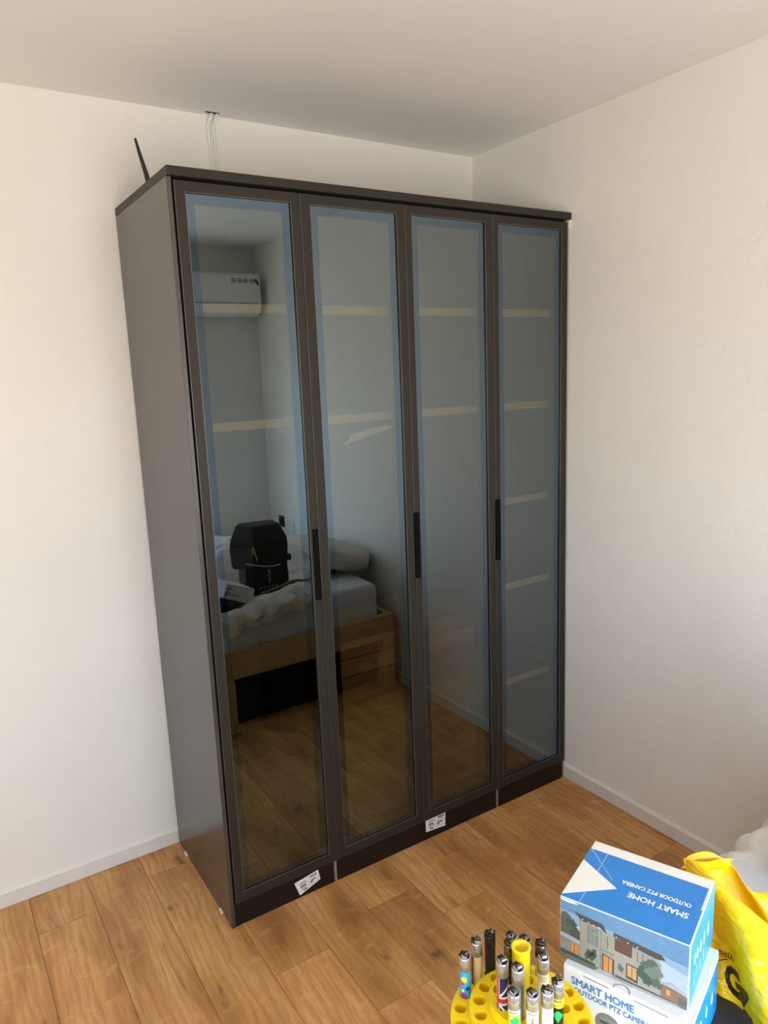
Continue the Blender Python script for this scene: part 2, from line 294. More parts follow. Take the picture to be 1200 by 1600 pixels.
# ================================================================ room shell
def rbox(x0,x1,y0,y1,z0,z1,m): return MB().box(x0,x1,y0,y1,z0,z1,m)
T = .12
struct(rbox(XL-T,XR+T,YB,YB+T,-.05,ZC+.05,M['wall']), 'wall_back')
struct(rbox(XR,XR+T,YF-T,YB,-.05,ZC+.05,M['wall']), 'wall_right')
wf = MB()
wf.box(XL-T,WX0,YF-T,YF,-.05,ZC+.05,M['wall']); wf.box(WX1,XR+T,YF-T,YF,-.05,ZC+.05,M['wall']); wf.box(WX0,WX1,YF-T,YF,-.05,VZ0,M['wall']); wf.box(WX0,WX1,YF-T,YF,VZ1,ZC+.05,M['wall'])
struct(wf, 'wall_front')
wf = MB()
wf.box(XL-T,XL,YF,WY0,-.05,ZC+.05,M['wall']); wf.box(XL-T,XL,WY1,YB,-.05,ZC+.05,M['wall']); wf.box(XL-T,XL,WY0,WY1,-.05,WZ0,M['wall']); wf.box(XL-T,XL,WY0,WY1,WZ1,ZC+.05,M['wall'])
struct(wf, 'wall_left')
ceil = struct(rbox(XL-T,XR+T,YF-T,YB+T,ZC,ZC+.12,M['ceiling']), 'ceiling')
# unseen window left of the camera, added to brighten the right wall
win = MB(); fx0, fx1 = XL-.09, XL-.04; ym = (WY0+WY1)/2
for a in ((WY0,WY0+.05,WZ0,WZ1),(WY1-.05,WY1,WZ0,WZ1),(WY0+.05,WY1-.05,WZ0,WZ0+.05),(WY0+.05,WY1-.05,WZ1-.05,WZ1),(ym-.03,ym+.03,WZ0+.05,WZ1-.05)):
    win.box(fx0,fx1,a[0],a[1],a[2],a[3],M['trim'],.004,1)
w1 = struct(win, 'window_1')
for a, b in ((WY0+.05,ym-.03),(ym+.03,WY1-.05)):
    child(MB().box(XL-.068,XL-.062,a,b,WZ0+.05,WZ1-.05,M['clear']), 'window_pane', w1)
# balcony window behind the camera
win = MB(); fy0, fy1 = YF-.09, YF-.04; xm = (WX0+WX1)/2
for a in ((WX0,WX0+.05,VZ0,VZ1),(WX1-.05,WX1,VZ0,VZ1),(WX0+.05,WX1-.05,VZ0,VZ0+.05),(WX0+.05,WX1-.05,VZ1-.05,VZ1),(xm-.03,xm+.03,VZ0+.05,VZ1-.05)):
    win.box(a[0],a[1],fy0,fy1,a[2],a[3],M['trim'],.004,1)
w2 = struct(win, 'window_2')
for a, b in ((WX0+.05,xm-.03),(xm+.03,WX1-.05)):
    child(MB().box(a,b,YF-.068,YF-.062,VZ0+.05,VZ1-.05,M['clear']), 'window_pane', w2)
# floor of single planks
fl = struct(rbox(XL,XR,YF,YB,-.06,-.012,M['subfloor']), 'floor')
PW, PL, GAP = .197, 1.285, .0007
joint = {-2:.365,-1:-.42,0:.44,1:-.266,2:-.56,3:-.195,4:-.36,5:-.118,6:-.78,7:-.055,8:-.59,9:.2}
for k in range(-12, 10):
    xa, xb = max(-.163+PW*k, XL), min(-.163+PW*(k+1), XR)
    if xb-xa < .01: continue
    j0 = joint.get(k, random.uniform(-.6,.6)); cuts = [YF]
    y = j0-PL*4
    while y < YB:
        if y > YF+.02: cuts.append(y)
        y += PL
    cuts.append(YB)
    for ya, yb in zip(cuts, cuts[1:]):
        if yb-ya < .02: continue
        p = MB(); dz = random.uniform(-.0003,.0002)
        p.box(xa+GAP,xb-GAP,ya+GAP,yb-GAP,-.012,dz,M['oak'])
        child(p, 'plank', fl)
# skirting boards with the caulk bead on top
HB, TB = .057, .012
def skirting(name, x0,x1,y0,y1, horizontal):
    o = struct(MB().box(x0,x1,y0,y1,0.0005,HB,M['skirting'],.002,1), name)
    c = MB(); n = 60; P = []
    # an uneven bead: rows across, columns along
    for r_ in range(5):
        row = []
        for i in range(n+1):
            f = i/n; wob = .35*noise.noise(Vector((f*13+len(name),r_*.7,1.3)))
            up = (.010+.004*wob)*math.sin(math.pi*.5*r_/4); out = (.0115*(1-r_/4)**1.2)*(1+.25*wob)
            if horizontal: row.append((x0+(x1-x0)*f, (y1-out) if name == 'baseboard_back' else (y0+out), HB-.001+up))
            else: row.append(((x1-out) if name == 'baseboard_right' else (x0+out), y0+(y1-y0)*f, HB-.001+up))
        P.append(row)
    c.grid(P, M['caulk']); b = child(c, 'caulk_bead', o)
    return o
skirting('baseboard_back', XL+TB,XR-TB,YB-TB,YB, True)
skirting('baseboard_right', XR-TB,XR,YF,YB, False)
skirting('baseboard_left', XL,XL+TB,YF,YB, False)
skirting('baseboard_front', XL+TB,XR-TB,YF,YF+TB, True)
# ceiling hole with two cables dropping behind the wardrobe
h = MB(); h.lathe([(0,-.0006),(.017,-.0006),(.019,0)], M['blackmatte'], 14, Matrix.Translation((.372,.560,ZC-.0004)) @ Matrix.Diagonal((1.5,.42,1,1)))
child(h, 'cable_hole', ceil)
for i, (dx, lab) in enumerate(((-.014,'thin white cable running down the wall above the wardrobe, left one of two'),(.006,'thin white cable hanging from the ceiling hole above the wardrobe, right one of two'))):
    c = MB(); x = .374+dx
    c.tube([(x+.012,.560,ZC+.006),(x+.006,.566,ZC-.012),(x,.5835,ZC-.035),(x+.004,.587,2.66),(x+.010,.5868,2.55),(x+.013,.5865,2.42),(x+.016,.586,2.2)], .0042-.0007*i, M['white'], 8)
    tag(c.build('cable'), lab, 'cable', 'white cables above the wardrobe')

# ================================================================ wardrobe
wr = tag(empty('wardrobe', (0,0,0)), 'tall black-brown four-door wardrobe with tinted mirror glass against the back wall', 'wardrobe')
X0, DW, HD, DBOT = .0193, .394125, 2.3956, .0848
X4 = X0+4*DW; ZT = 2.4047; DEP = .576
sp = child(MB().box(0,.0135,0,DEP,.004,ZT,M['bronze'],.0008,1), 'side_panel', wr)
tb = child(MB().box(-.001,1.6045,-.0108,DEP,ZT,2.4306,M['frame'],.001,1), 'top_board', wr)
def unit(xa, xb, shelves, drawers=False):
    c = MB(); t = .018; ya, yb = .026, DEP-.006
    c.box(xa,xa+t,ya,yb,.004,ZT-.002,M['interior']); c.box(xb-t,xb,ya,yb,.004,ZT-.002,M['interior'])
    c.box(xa+t,xb-t,ya,yb,ZT-.022,ZT-.002,M['interior']); c.box(xa+t,xb-t,ya,yb,.088,.106,M['interior'])
    c.box(xa+t,xb-t,yb-.006,yb,.106,ZT-.022,M['interior'])
    o = child(c, 'carcass', wr)
    for a, b in ((xa+.0004,xa+t),(xb-t,xb-.0004)): child(MB().box(a+.001,b-.0005,.0030,.0259,.006,.0842,M['rawedge']), 'edge_strip', o)
    for z in shelves:
        s = child(MB().box(xa+t+.0005,xb-t-.0005,.0790,yb-.008,z-.028,z,M['interior']), 'shelf', wr)
        child(MB().box(xa+t+.0005,xb-t-.0005,.0775,.0789,z-.028,z,M['shelf']), 'shelf_edge', s)
    if drawers:
        for z0, z1 in ((.112,.355),(.358,.545),(.548,.606),(.610,.718),(.722,.788),(.792,.86)):
            d = MB(); d.box(xa+t+.003,xb-t-.003,.115,.133,z0,z1,M['drawer'],.0015,1); d.box(xa+t+.02,xb-t-.02,.133,.52,z0+.008,z1-.012,M['drawer'])
            child(d, 'drawer', o)
u1 = unit(X0,X0+DW,(2.069,1.704))
u2 = unit(X0+DW,X0+3*DW,(2.067,1.701), True)
u3 = unit(X0+3*DW,X4,(2.067,1.700,1.313,.949,.520))
for xa, xb in ((.0140,X0+DW-.0125),(X0+DW+.0010,X0+3*DW-.0125),(X0+3*DW+.0010,X4-.011)):
    child(MB().box(xa,xb,.0015,.0195,.0005,.0836,M['kick'],.0006,1), 'kick_board', wr)
child(MB().box(0.0004,.0139,.0005,.022,.0003,.09,M['kick'],.0006,1), 'kick_board', wr)
child(MB().box(1.600,1.6065,-.004,.02,2.372,2.4042,M['paper']), 'filler_strip', wr)  # small pale strip under the right end of the top board
for y in (.474,.088):
    child(MB().box(-.0045,.012,y,y+.026,.0002,.0085,M['white'],.001,1), 'levelling_foot', wr)
FL, FT, FBT = .031, .0295, .036
def ring(mb, x0,x1,z0,z1, l,r_,b,t, y0,y1, m, bev=0):
    mb.box(x0,x0+l,y0,y1,z0,z1,m,bev,1); mb.box(x1-r_,x1,y0,y1,z0,z1,m,bev,1); mb.box(x0+l,x1-r_,y0,y1,z0,z0+b,m,bev,1); mb.box(x0+l,x1-r_,y0,y1,z1-t,z1,m,bev,1)
handle_side = {0:'right',2:'left',3:'left'}
gl = [(.0513,.3825),(.4525,.7760),(.8380,1.1675),(1.2305,1.5620)]
for i in range(4):
    xa, xb = X0+DW*i+.0012, X0+DW*(i+1)-.0012; ga, gb = gl[i]
    if i == 1: ga = .4500
    d = MB(); ring(d, xa,xb,DBOT,HD, ga-xa,xb-gb,FBT,FT, 0,.0225, M['frame'])
    door = child(d, 'door', wr)
    e_ = MB(); ring(e_, ga-.0006,gb+.0006,DBOT+FBT-.0006,HD-FT+.0006, .0014,.0014,.0014,.0014, -.0005,.004, M['lip'])
    e_.box(xa-.0002,xa+.0012,-.0006,.001,DBOT,HD,M['lip'])
    child(e_, 'edge_trim', door)
    g = MB(); zz0, zz1 = DBOT+FBT+.001, HD-FT-.001; xg0, xg1 = ga+.001, gb-.001
    bl, br, bb, bt = .0255, .029, .024, .029            # the darker blue mirror border inside the frame
    g.poly([(xg0+bl,.0065,zz0+bb),(xg1-br,.0065,zz0+bb),(xg1-br,.0065,zz1-bt),(xg0+bl,.0065,zz1-bt)], M['glass'])
    b4 = MB()
    for x0_,x1_,z0_,z1_ in ((xg0,xg0+bl,zz0,zz1),(xg1-br,xg1,zz0,zz1),(xg0+bl,xg1-br,zz0,zz0+bb),(xg0+bl,xg1-br,zz1-bt,zz1)):
        b4.poly([(x0_,.0065,z0_),(x1_,.0065,z0_),(x1_,.0065,z1_),(x0_,.0065,z1_)], M['border'])
    child(b4, 'glass_border', door)
    child(g, 'glass_pane', door)
    k = MB(); ring(k, xa+.004,xb-.004,DBOT+.004,HD-.004, ga-xa+.0245,xb-gb+.0265,FBT+.022,FT+.026, .0095,.0222, M['blackmatte'])
    child(k, 'rear_flange', door)
    if i in handle_side:
        hx = (xb-.0215,xb+.0008) if handle_side[i] == 'right' else (xa-.0008,xa+.0215)
        hm = MB(); hm.box(hx[0],hx[1],-.0040,.0015,1.086,1.333,M['blackmatte'],.0012,1)
        gx = hx[0]+.012 if handle_side[i] == 'right' else hx[0]
        hm.box(hx[0]+.0005,hx[1]-.0005,-.0075,-.0035,1.087,1.332,M['black'],.001,1) if False else None
        child(hm, 'handle', door)
    if i == 1:
        tp = MB(); tp.prism([(.520,.0078,1.600),(.545,.0078,1.607),(.70,.0078,1.640),(.735,.0078,1.652),(.745,.0078,1.655),(.70,.0078,1.659),(.62,.0078,1.648),(.56,.0078,1.634),(.552,.0078,1.620)], (0,.0006,0), M['paper'])
        tag(child(tp, 'tape_strip', door), 'torn strip of pale tape')
# stickers on the kick boards
def sticker(corners, name):
    s = MB(); y = .0012
    s.prism([(x,y,z) for x, z in corners], (0,-.0004,0), M['paper'])
    o = child(s, 'sticker', wr)
    a, b, c, d = [Vector((p[0],0,p[1])) for p in (corners[0],corners[1],corners[-2],corners[-1])]   # tl, tr, br, bl
    def at(u, v): return (a*(1-u)*(1-v)+b*u*(1-v)+c*u*v+d*(1-u)*v)
    p = MB()
    for u0, v0, w_, h_ in ((.14,.22,.30,.06),(.16,.34,.26,.06),(.14,.47,.24,.09),(.14,.60,.30,.06),(.16,.72,.18,.05),(.22,.82,.16,.09),(.60,.14,.34,.09),(.64,.27,.26,.05),(.62,.50,.22,.10),(.58,.62,.10,.12)):
        q = [at(u0,v0),at(u0+w_,v0),at(u0+w_,v0+h_),at(u0,v0+h_)]
        p.prism([(v.x,y-.0004,v.z) for v in q], (0,-.00015,0), M['inkgrey'] if h_ < .08 else M['ink'])
    for u0, v0, w_, h_ in ((.52,.40,.44,.02),(.52,.84,.44,.02),(.52,.40,.012,.46),(.95,.40,.012,.46)):
        q = [at(u0,v0),at(u0+w_,v0),at(u0+w_,v0+h_),at(u0,v0+h_)]
        p.prism([(v.x,y-.0004,v.z) for v in q], (0,-.00015,0), M['inkgrey'])
    child(p, 'print', o)
    return o
s1 = sticker([(.2385,.0655),(.3346,.0798),(.3424,.0390),(.2580,.0095)], 'a'); s1['label'] = 'white sticker stuck on crooked'
s2 = sticker([(.8180,.0920),(.9165,.0880),(.9155,.0265),(.8185,.0340)], 'b'); s2['label'] = 'white sticker stuck on straight'
# router on top of the wardrobe
rt = tag(empty('router', (.20,.34,2.4306)), 'black router on top of the wardrobe, its thin antenna sticking up', 'router')
b = MB().box(-.14,.06,-.06,.09,.0005,.026,M['black'],.005,2); child(b, 'body', rt)
a = MB(); a.tube([(-.155,-.03,.012),(-.161,-.03,.05),(-.176,-.03,.11),(-.186,-.03,.155)], [.0085,.0078,.0056,.0040], M['black'], 10); a.tube([(-.14,-.03,.012),(-.157,-.03,.012)], .005, M['black'], 8)
child(a, 'antenna', rt)

# ================================================================ bed and what lies on it (seen in the mirror doors)
BX0, BX1, BY1, BY0 = .475, 1.550, -1.286, -3.03
bed = tag(empty('bed', (1.0,-2.1,0)), 'knotty pine bed frame with square legs standing along the right wall', 'bed')
def bchild(mb, name):
    o = mb.build(name, bed); o.location = (-1.0,2.1,0); return o
bchild(MB().box(BX0,BX1,BY1-.035,BY1,.305,.455,M['pine'],.004,2), 'rail')
bchild(MB().box(BX0,BX1,BY0,BY0+.035,.305,.455,M['pine'],.004,2), 'rail')
bchild(MB().box(BX0,BX0+.035,BY0+.036,BY1-.036,.305,.455,M['pine_v'],.004,2), 'side_rail')
bchild(MB().box(BX1-.035,BX1,BY0+.036,BY1-.036,.305,.455,M['pine_v'],.004,2), 'side_rail')
for x in (BX0+.002,BX1-.078):
    for y in (BY0+.006,BY1-.079):
        if y > -2: bchild(MB().box(x,x+.076,y,y+.076,0.0005,.304,M['pine_v'],.004,2), 'leg')
        else: bchild(MB().box(x,x+.076,y,y+.076,0.0005,.304,M['pine_v'],.004,2), 'leg')
for i in range(9):
    y = BY0+.10+i*.18; bchild(MB().box(BX0+.036,BX1-.036,y,y+.07,.33,.348,M['pine'],.001,1), 'slat')
mt = MB(); mt.box(BX0+.04,BX1-.075,BY0+.04,BY1-.04,.350,.645,M['sheet'],.035,4)
for f in mt.bm.faces: f.smooth = True
mt = mt.build('mattress'); tag(mt, 'thick mattress in a creased white fitted sheet on the pine bed', 'mattress')
mt.modifiers.new('sub','SUBSURF').levels = 2; mt.modifiers['sub'].render_levels = 2; mt.modifiers['sub'].subdivision_type = 'SIMPLE'
tx = bpy.data.textures.new('crease','CLOUDS'); tx.noise_scale = .16; tx.noise_depth = 2
dm = mt.modifiers.new('crease','DISPLACE'); dm.texture = tx; dm.strength = .016; dm.mid_level = .5; dm.texture_coords = 'GLOBAL'
ub_ = tag(empty('storage_box', (1.0,-2.1,0)), 'long black storage box pushed into the shadow under the pine bed', 'box')  # made-up black block, added to stop light passing under the bed
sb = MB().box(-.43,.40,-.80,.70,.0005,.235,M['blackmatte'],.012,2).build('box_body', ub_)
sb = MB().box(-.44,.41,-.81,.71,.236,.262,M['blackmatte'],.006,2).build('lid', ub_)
# duvet
def gz(x, y, cx, cy, sx_, sy_): return math.exp(-((x-cx)/sx_)**2-((y-cy)/sy_)**2)
def fbm(x, y, s=1): return noise.noise(Vector((x*s,y*s,.37)))*.6+noise.noise(Vector((x*s*2.1,y*s*2.1,4.1)))*.3+noise.noise(Vector((x*s*4.3,y*s*4.3,9.7)))*.16
def ridge(x, y, s): return 1-abs(noise.noise(Vector((x*s,y*s*.55,2.2))))*2
def duvet_z(x, y):
    z = .672+.21*gz(x,y,.78,-1.98,.36,.26)+.11*gz(x,y,1.22,-2.05,.20,.34)+.065*gz(x,y,.97,-1.335,.20,.085)+.10*gz(x,y,.65,-2.6,.4,.4)
    z += .030*fbm(x,y,6)+.016*max(0,ridge(x+.3*y,y,7))+.010*max(0,ridge(y,x,15))
    flat = max(gz(x,y,.85,-1.53,.22,.13), gz(x,y,.56,-1.40,.14,.12)); flat = min(1, flat*1.5)
    return z*(1-flat)+.668*flat
NX, NY, NH = 90, 150, 18; P = []
for j in range(NY+NH+1):
    row = []
    for i in range(NX+1):
        u = i/NX
        if j <= NY:
            v = j/NY; y = -2.98+v*(1.70+.012*math.sin(u*40))
            xr = 1.09+.30/(1+math.exp((y+1.62)*22)); x = .455+u*(xr-.455)
            z = duvet_z(x, y); ed = max(0,(v-.985)/.015); z -= .012*ed*ed
            if u > .93: z -= (u-.93)/.07*max(0,z-.650)*.92
            row.append((x,y,z))
        else:
            q = (j-NY)/NH; xr = 1.09; x = .455+u*(xr-.455); zb = .545+.085*(x-.5)/.58+.012*math.sin(x*31)+.02*noise.noise(Vector((x*14,1,1)))
            top = duvet_z(x,-1.275)-.012; out = .020*math.sin(math.pi*min(1,q*1.2))*(1+.8*noise.noise(Vector((x*17,q*2,3))))
            row.append((x, -1.278+.012*math.sin(u*40)+out+.008*noise.noise(Vector((x*30,q*3,7))), top+(zb-top)*q))
    P.append(row)
dv = MB().grid(P, M['duvet']).build('duvet'); tag(dv, 'crumpled white duvet piled on the bed, spilling over its near edge', 'duvet')
so = dv.modifiers.new('thick','SOLIDIFY'); so.thickness = .014; so.offset = -1
# pillow against the wall
pl = MB(); t_ = bmesh.new(); bmesh.ops.create_uvsphere(t_, u_segments=40, v_segments=24, radius=1)
for v in t_.verts:
    c = v.co; s_ = 1/max(.001,(abs(c.x)**3.2+abs(c.y)**3.2)**(1/3.2)) if (abs(c.x)+abs(c.y)) > .001 else 1
    k = math.hypot(c.x,c.y); px, py = c.x*s_*k, c.y*s_*k
    th = .085*(max(0,1-max(abs(px),abs(py))**2.6))**.55+.004
    v.co = Vector((px*.185, py*.30, (1 if c.z > 0 else -1)*th*(abs(c.z)**.5 if abs(c.z) < .2 else 1)+.006*fbm(px*2,py*2,3)))
pl.merge(t_, M['pillow'], Matrix.Translation((1.405,-1.80,.748)) @ Matrix.Rotation(R(14),4,'Y') @ Matrix.Rotation(R(-6),4,'Z'), True)
tag(pl.build('pillow'), 'beige-grey pillow lying on the bed against the right wall', 'pillow')
# grey strip standing in for a fold shadow near the duvet's edge
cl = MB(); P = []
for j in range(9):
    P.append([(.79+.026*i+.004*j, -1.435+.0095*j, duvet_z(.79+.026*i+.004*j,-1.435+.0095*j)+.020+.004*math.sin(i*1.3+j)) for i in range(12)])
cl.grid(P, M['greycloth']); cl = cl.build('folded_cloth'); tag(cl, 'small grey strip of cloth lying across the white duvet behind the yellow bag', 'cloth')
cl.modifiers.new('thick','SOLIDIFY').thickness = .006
# backpack
bp = tag(empty('backpack', (.85,-1.53,.672)), 'black hooded backpack with lime zip cord standing on the white duvet', 'backpack')
def loft(rings, m, mtx=None, smooth=False):
    mb = MB(); t = bmesh.new(); V = [[t.verts.new(p) for p in r_] for r_ in rings]; n = len(V[0])
    for a, b in zip(V, V[1:]):
        for i in range(n): t.faces.new((a[i],a[(i+1)%n],b[(i+1)%n],b[i]))
    t.faces.new(V[0][::-1]); t.faces.new(V[-1]); bmesh.ops.recalc_face_normals(t, faces=t.faces)
    bmesh.ops.bevel(t, geom=list(t.edges), offset=.008, segments=2, profile=.5, affect='EDGES')
    mb.merge(t, m, mtx, smooth); return mb
def ringpts(pts, z, s=1, dx=0, dy=0): return [(x*s+dx, y*s+dy, z) for x, y in pts]
low = [(-.128,.062),(.125,.075),(.128,-.07),(-.11,-.085)]
hood = [(-.172,-.028),(-.078,.085),(.130,.078),(.142,-.07),(-.12,-.11)]
child(loft([ringpts(low,.004,.98),ringpts(low,.08,1.0),ringpts(low,.17,.97)], M['nylon']), 'main_compartment', bp)
hd = child(loft([ringpts(hood,.145,.94),ringpts(hood,.26,1.0),ringpts(hood,.305,.97),ringpts(hood,.383,.74,.0,-.012)], M['nylon']), 'hood', bp)
sidep = MB(); sidep.prism([(-.168,-.020,.165),(-.083,.081,.165),(-.084,.083,.27),(-.172,-.024,.27)], (-.0016,.0014,0), M['greynylon']); child(sidep, 'side_panel', hd)
zc = MB(); zc.tube([(-.080,.090,.278),(-.078,.094,.25),(-.070,.0945,.225),(-.066,.0945,.20)], .0035, M['lime'], 8); zc.tube([(-.086,.084,.275),(-.087,.084,.25),(-.084,.088,.235)], .003, M['lime'], 8); child(zc, 'zip_cord', bp)
st = MB(); st.tube([(-.112,.050,.182),(-.085,.088,.180),(-.03,.0905,.163),(.03,.0895,.155),(.07,.088,.158)], .0035, M['silver'], 8); child(st, 'silver_strap', bp)
st = MB(); st.tube([(-.10,.072,.03),(-.05,.076,.075),(0,.079,.112),(.03,.081,.130),(.08,.082,.108),(.12,.081,.095)], .0025, M['greynylon'], 6); child(st, 'seam_cord', bp)
pt_ = MB(); 
for i in range(5): pt_.box(-.055+.024*i,-.045+.024*i,.0745,.0762,.036,.046,M['silver'])
for i, (w_, h_) in enumerate(((.010,.012),(.014,.010),(.008,.012),(.014,.012),(.012,.010))): pt_.box(.000,.000+w_,.0765,.0785,.064+.015*i,.064+.015*i+h_,M['silver'])
pt_.box(-.05,.04,.0728,.0742,.018,.027,M['greynylon'])
child(pt_, 'printed_marks', bp)
bk = MB().box(.118,.150,.02,.07,.165,.20,M['nylon'],.006,2); child(bk, 'buckle', bp)
# white box leaning on a flat black box
kb = MB(); kb.box(-.11,.09,-.08,.08,0,.034,M['black'],.003,1); kb = kb.build('flat_box'); kb.location = (.535,-1.385,.672); kb.rotation_euler = (0,0,R(4))
tag(kb, 'flat black box lying on the duvet under the white box', 'box')
wb = tag(empty('white_box', (.572,-1.385,.722)), 'white printed cardboard box lying tilted on the flat black box on the bed', 'box'); wb.rotation_euler = (0,R(23),R(-6))
child(MB().box(-.045,.125,-.10,.055,-.0,.080,M['cardwhite'],.0015,1), 'carton', wb)
pr = MB()
for a in ((-.10,.02,.035,.004),(-.10,.035,.04,.004),(-.02,.022,.012,.010),(-.003,.022,.014,.010),(.018,.022,.010,.010),(.033,.022,.014,.010),(-.115,.05,.055,.005),(-.02,.052,.02,.004)):
    pr.box(max(a[0],-.04),max(a[0],-.04)+a[2]*.8,.055,.0554,a[1],a[1]+a[3],M['inkgrey'])
pr.prism([(-.040,.0552,.015),(-.036,.0552,.015),(-.018,.0552,.070),(-.024,.0552,.072)], (0,.0003,0), M['ink'])
child(pr, 'print', wb)
# wall plates above the bed
def plate(name, y, z, m, label, dark):
    r_ = tag(empty(name, (XR,y,z)), label, 'socket')
    child(MB().box(-.010,-.0002,-.042,.042,-.042,.042,m,.003,2), 'cover', r_)
    q = MB(); q.lathe([(0,0),(.019,0),(.021,-.002)], dark, 20, Matrix.Translation((-.0102,0,0)) @ Matrix.Rotation(R(-90),4,'Y')); child(q, 'insert', r_)
plate('wall_socket', -2.885, .762, M['black'], 'black square wall plate on the right wall above the bed', M['blackmatte'])
plate('wall_socket', -2.72, .742, M['white'], 'white square wall socket on the right wall beside the black plate', M['trim'])

# ================================================================ air conditioner on the opposite wall
ac = tag(empty('air_conditioner', (1.16,YF,2.29)), 'white split air conditioner high on the wall opposite the wardrobe', 'air conditioner')
prof = [(0,.0),(.10,-.004),(.165,.012),(.198,.05),(.205,.09),(.205,.262),(.19,.285),(0,.285)]
body = MB(); t_ = bmesh.new(); A = [t_.verts.new((-.40,y,z)) for y, z in prof]; B_ = [t_.verts.new((.40,y,z)) for y, z in prof]; n_ = len(prof)
t_.faces.new(A[::-1]); t_.faces.new(B_)
for i in range(n_): t_.faces.new((A[i],A[(i+1)%n_],B_[(i+1)%n_],B_[i]))
bmesh.ops.recalc_face_normals(t_, faces=t_.faces); bmesh.ops.bevel(t_, geom=list(t_.edges), offset=.006, segments=2, profile=.5, affect='EDGES')
body.merge(t_, M['acwhite']); child(body, 'housing', ac)
child(MB().box(-.385,.385,.2045,.2085,.088,.264,M['acwhite'],.0015,1), 'front_panel', ac)
vn = MB(); vn.box(-.36,.33,-.055,.055,-.004,.004,M['acwhite'],.002,1, Matrix.Translation((0,.165,.038)) @ Matrix.Rotation(R(40),4,'X')); child(vn, 'louvre', ac)
gp = MB(); gp.box(-.38,.37,.2035,.2062,.072,.080,M['greycloth']); child(gp, 'air_gap', ac)
ic = MB()
for i in range(4):
    mx_ = Matrix.Translation((.195+.0455*i,.2086,.232)) @ Matrix.Rotation(R(-90),4,'X')
    ic.lathe([(.0125,0),(.0125,.0012),(.0172,.0012),(.0172,0)], M['ink'], 22, mx_, False, True)
    ic.lathe([(0,.0008),(.0055+.0012*(i%2),.0008),(.0065,0)], M['ink'], 12, mx_)
ic.prism([(.352,.2098,.246),(.368,.2098,.246),(.380,.2098,.232),(.383,.2098,.212),(.390,.2098,.196),(.374,.2098,.208),(.360,.2098,.218),(.351,.2098,.232)], (0,.001,0), M['ink'])
child(ic, 'icons', ac)

# ================================================================ desk in the foreground
ZD = .9057
dk = tag(empty('desk', (.07,-1.75,0)), 'tall dark charcoal desk under the boxes and the yellow display stand', 'desk')
def dchild(mb, name): o = mb.build(name, dk); o.location = (-.07,1.75,0); return o
DX0, DX1, DY0, DY1 = -.31, .452, -2.05, -1.462
dchild(MB().box(DX0,DX1,DY0,DY1,ZD-.026,ZD,M['charcoal'],.002,1), 'desk_top')
for x in (DX0+.02,DX1-.06):
    for y in (DY0+.02,DY1-.06): dchild(MB().box(x,x+.04,y,y+.04,0.0005,ZD-.027,M['charcoal'],.002,1), 'leg')

# ---- the two camera boxes
def text_face(mb, s, size, m, org, ax, ay, nrm, bold=0, spacing=1.0, align='CENTER', width=None):
    for k_, (bx, by) in enumerate(((0,0),(1,0),(-1,0),(0,1),(0,-1)) if bold else ((0,0),)):     # thickened strokes
        t = text_bm(s, size, 0, 0, align, spacing)
        xs = [v.co.x for v in t.verts]; k = width/(max(xs)-min(xs)) if width else 1
        for v in t.verts: v.co = Vector(org)+Vector(ax)*(v.co.x*k+bx*bold)+Vector(ay)*(v.co.y+by*bold)+Vector(nrm)*(.0004+.00002*k_)
        mb.merge(t, m)
UW, UD, UH = .175, .1452, .0969
ub = tag(empty('camera_box', (-.015,-1.5055,1.0062), -1.1884), 'blue and white camera box with a house picture, upper one of the two stacked boxes', 'box', 'stacked camera boxes')
def quadify(pts, z): return [(x*UW, y*UD, z) for x, y in pts]
carton = MB(); t_ = bmesh.new(); bmesh.ops.create_cube(t_, size=1)
for v in t_.verts: v.co = Vector(((v.co.x+.5)*UW,(v.co.y+.5)*UD,(v.co.z+.5)*(UH)))
bmesh.ops.bevel(t_, geom=list(t_.edges), offset=.0016, segments=2, profile=.5, affect='EDGES'); carton.merge(t_, M['card']); child(carton, 'carton', ub)
tp = MB(); e1 = .0002
def top_poly(pts, m, h): tp.prism(quadify(pts, UH+e1), (0,0,h), m)
top_poly([(.006,.004),(.990,.004),(.990,.845),(.006,.845)], M['blue'], .0002)
top_poly([(.006,.030),(.36,.375),(.006,.63)], M['card'], .0004)
for a in ([(.155,.845),(.163,.845),(.163,.012),(.155,.012)], [(.012,.84),(.02,.845),(.30,.475),(.293,.47)], [(.979,.50),(.988,.50),(.988,.845),(.979,.845)]):
    top_poly(a, M['sky3'] if a[0][0] < .9 else M['card'], .00035)
child(tp, 'printed_top', ub)
tt = MB()
text_face(tt, 'SMART HOME', .0155, M['letterwhite'], (.685*UW,.355*UD,UH+.0005), (-1,0,0), (0,-1,0), (0,0,1), .0004, 1.0, width=.080)
text_face(tt, 'OUTDOOR PTZ CAMERA', .0112, M['letterwhite'], (.64*UW,.505*UD,UH+.0005), (-1,0,0), (0,-1,0), (0,0,1), .00035, 1.0, width=.094)
child(tt, 'lettering', ub)
hp = MB()
def fp(pts, m, k): hp.poly([(u*UW, -.0002-.00008*k, v*UH) for u, v in pts], m)
def blob(cx, cy, rx, ry, m, k, n=18, jag=.28, sd=0):
    rn = random.Random(sd); fp([(max(.009,cx+rx*math.cos(2*math.pi*i/n)*(1+rn.uniform(-jag,jag))), cy+ry*math.sin(2*math.pi*i/n)*(1+rn.uniform(-jag,jag))) for i in range(n)], m, k)
fp([(.008,.01),(.992,.01),(.992,.988),(.008,.988)], M['sky2'], 1)
fp([(.008,.80),(.992,.66),(.992,.988),(.008,.988)], M['sky1'], 2)
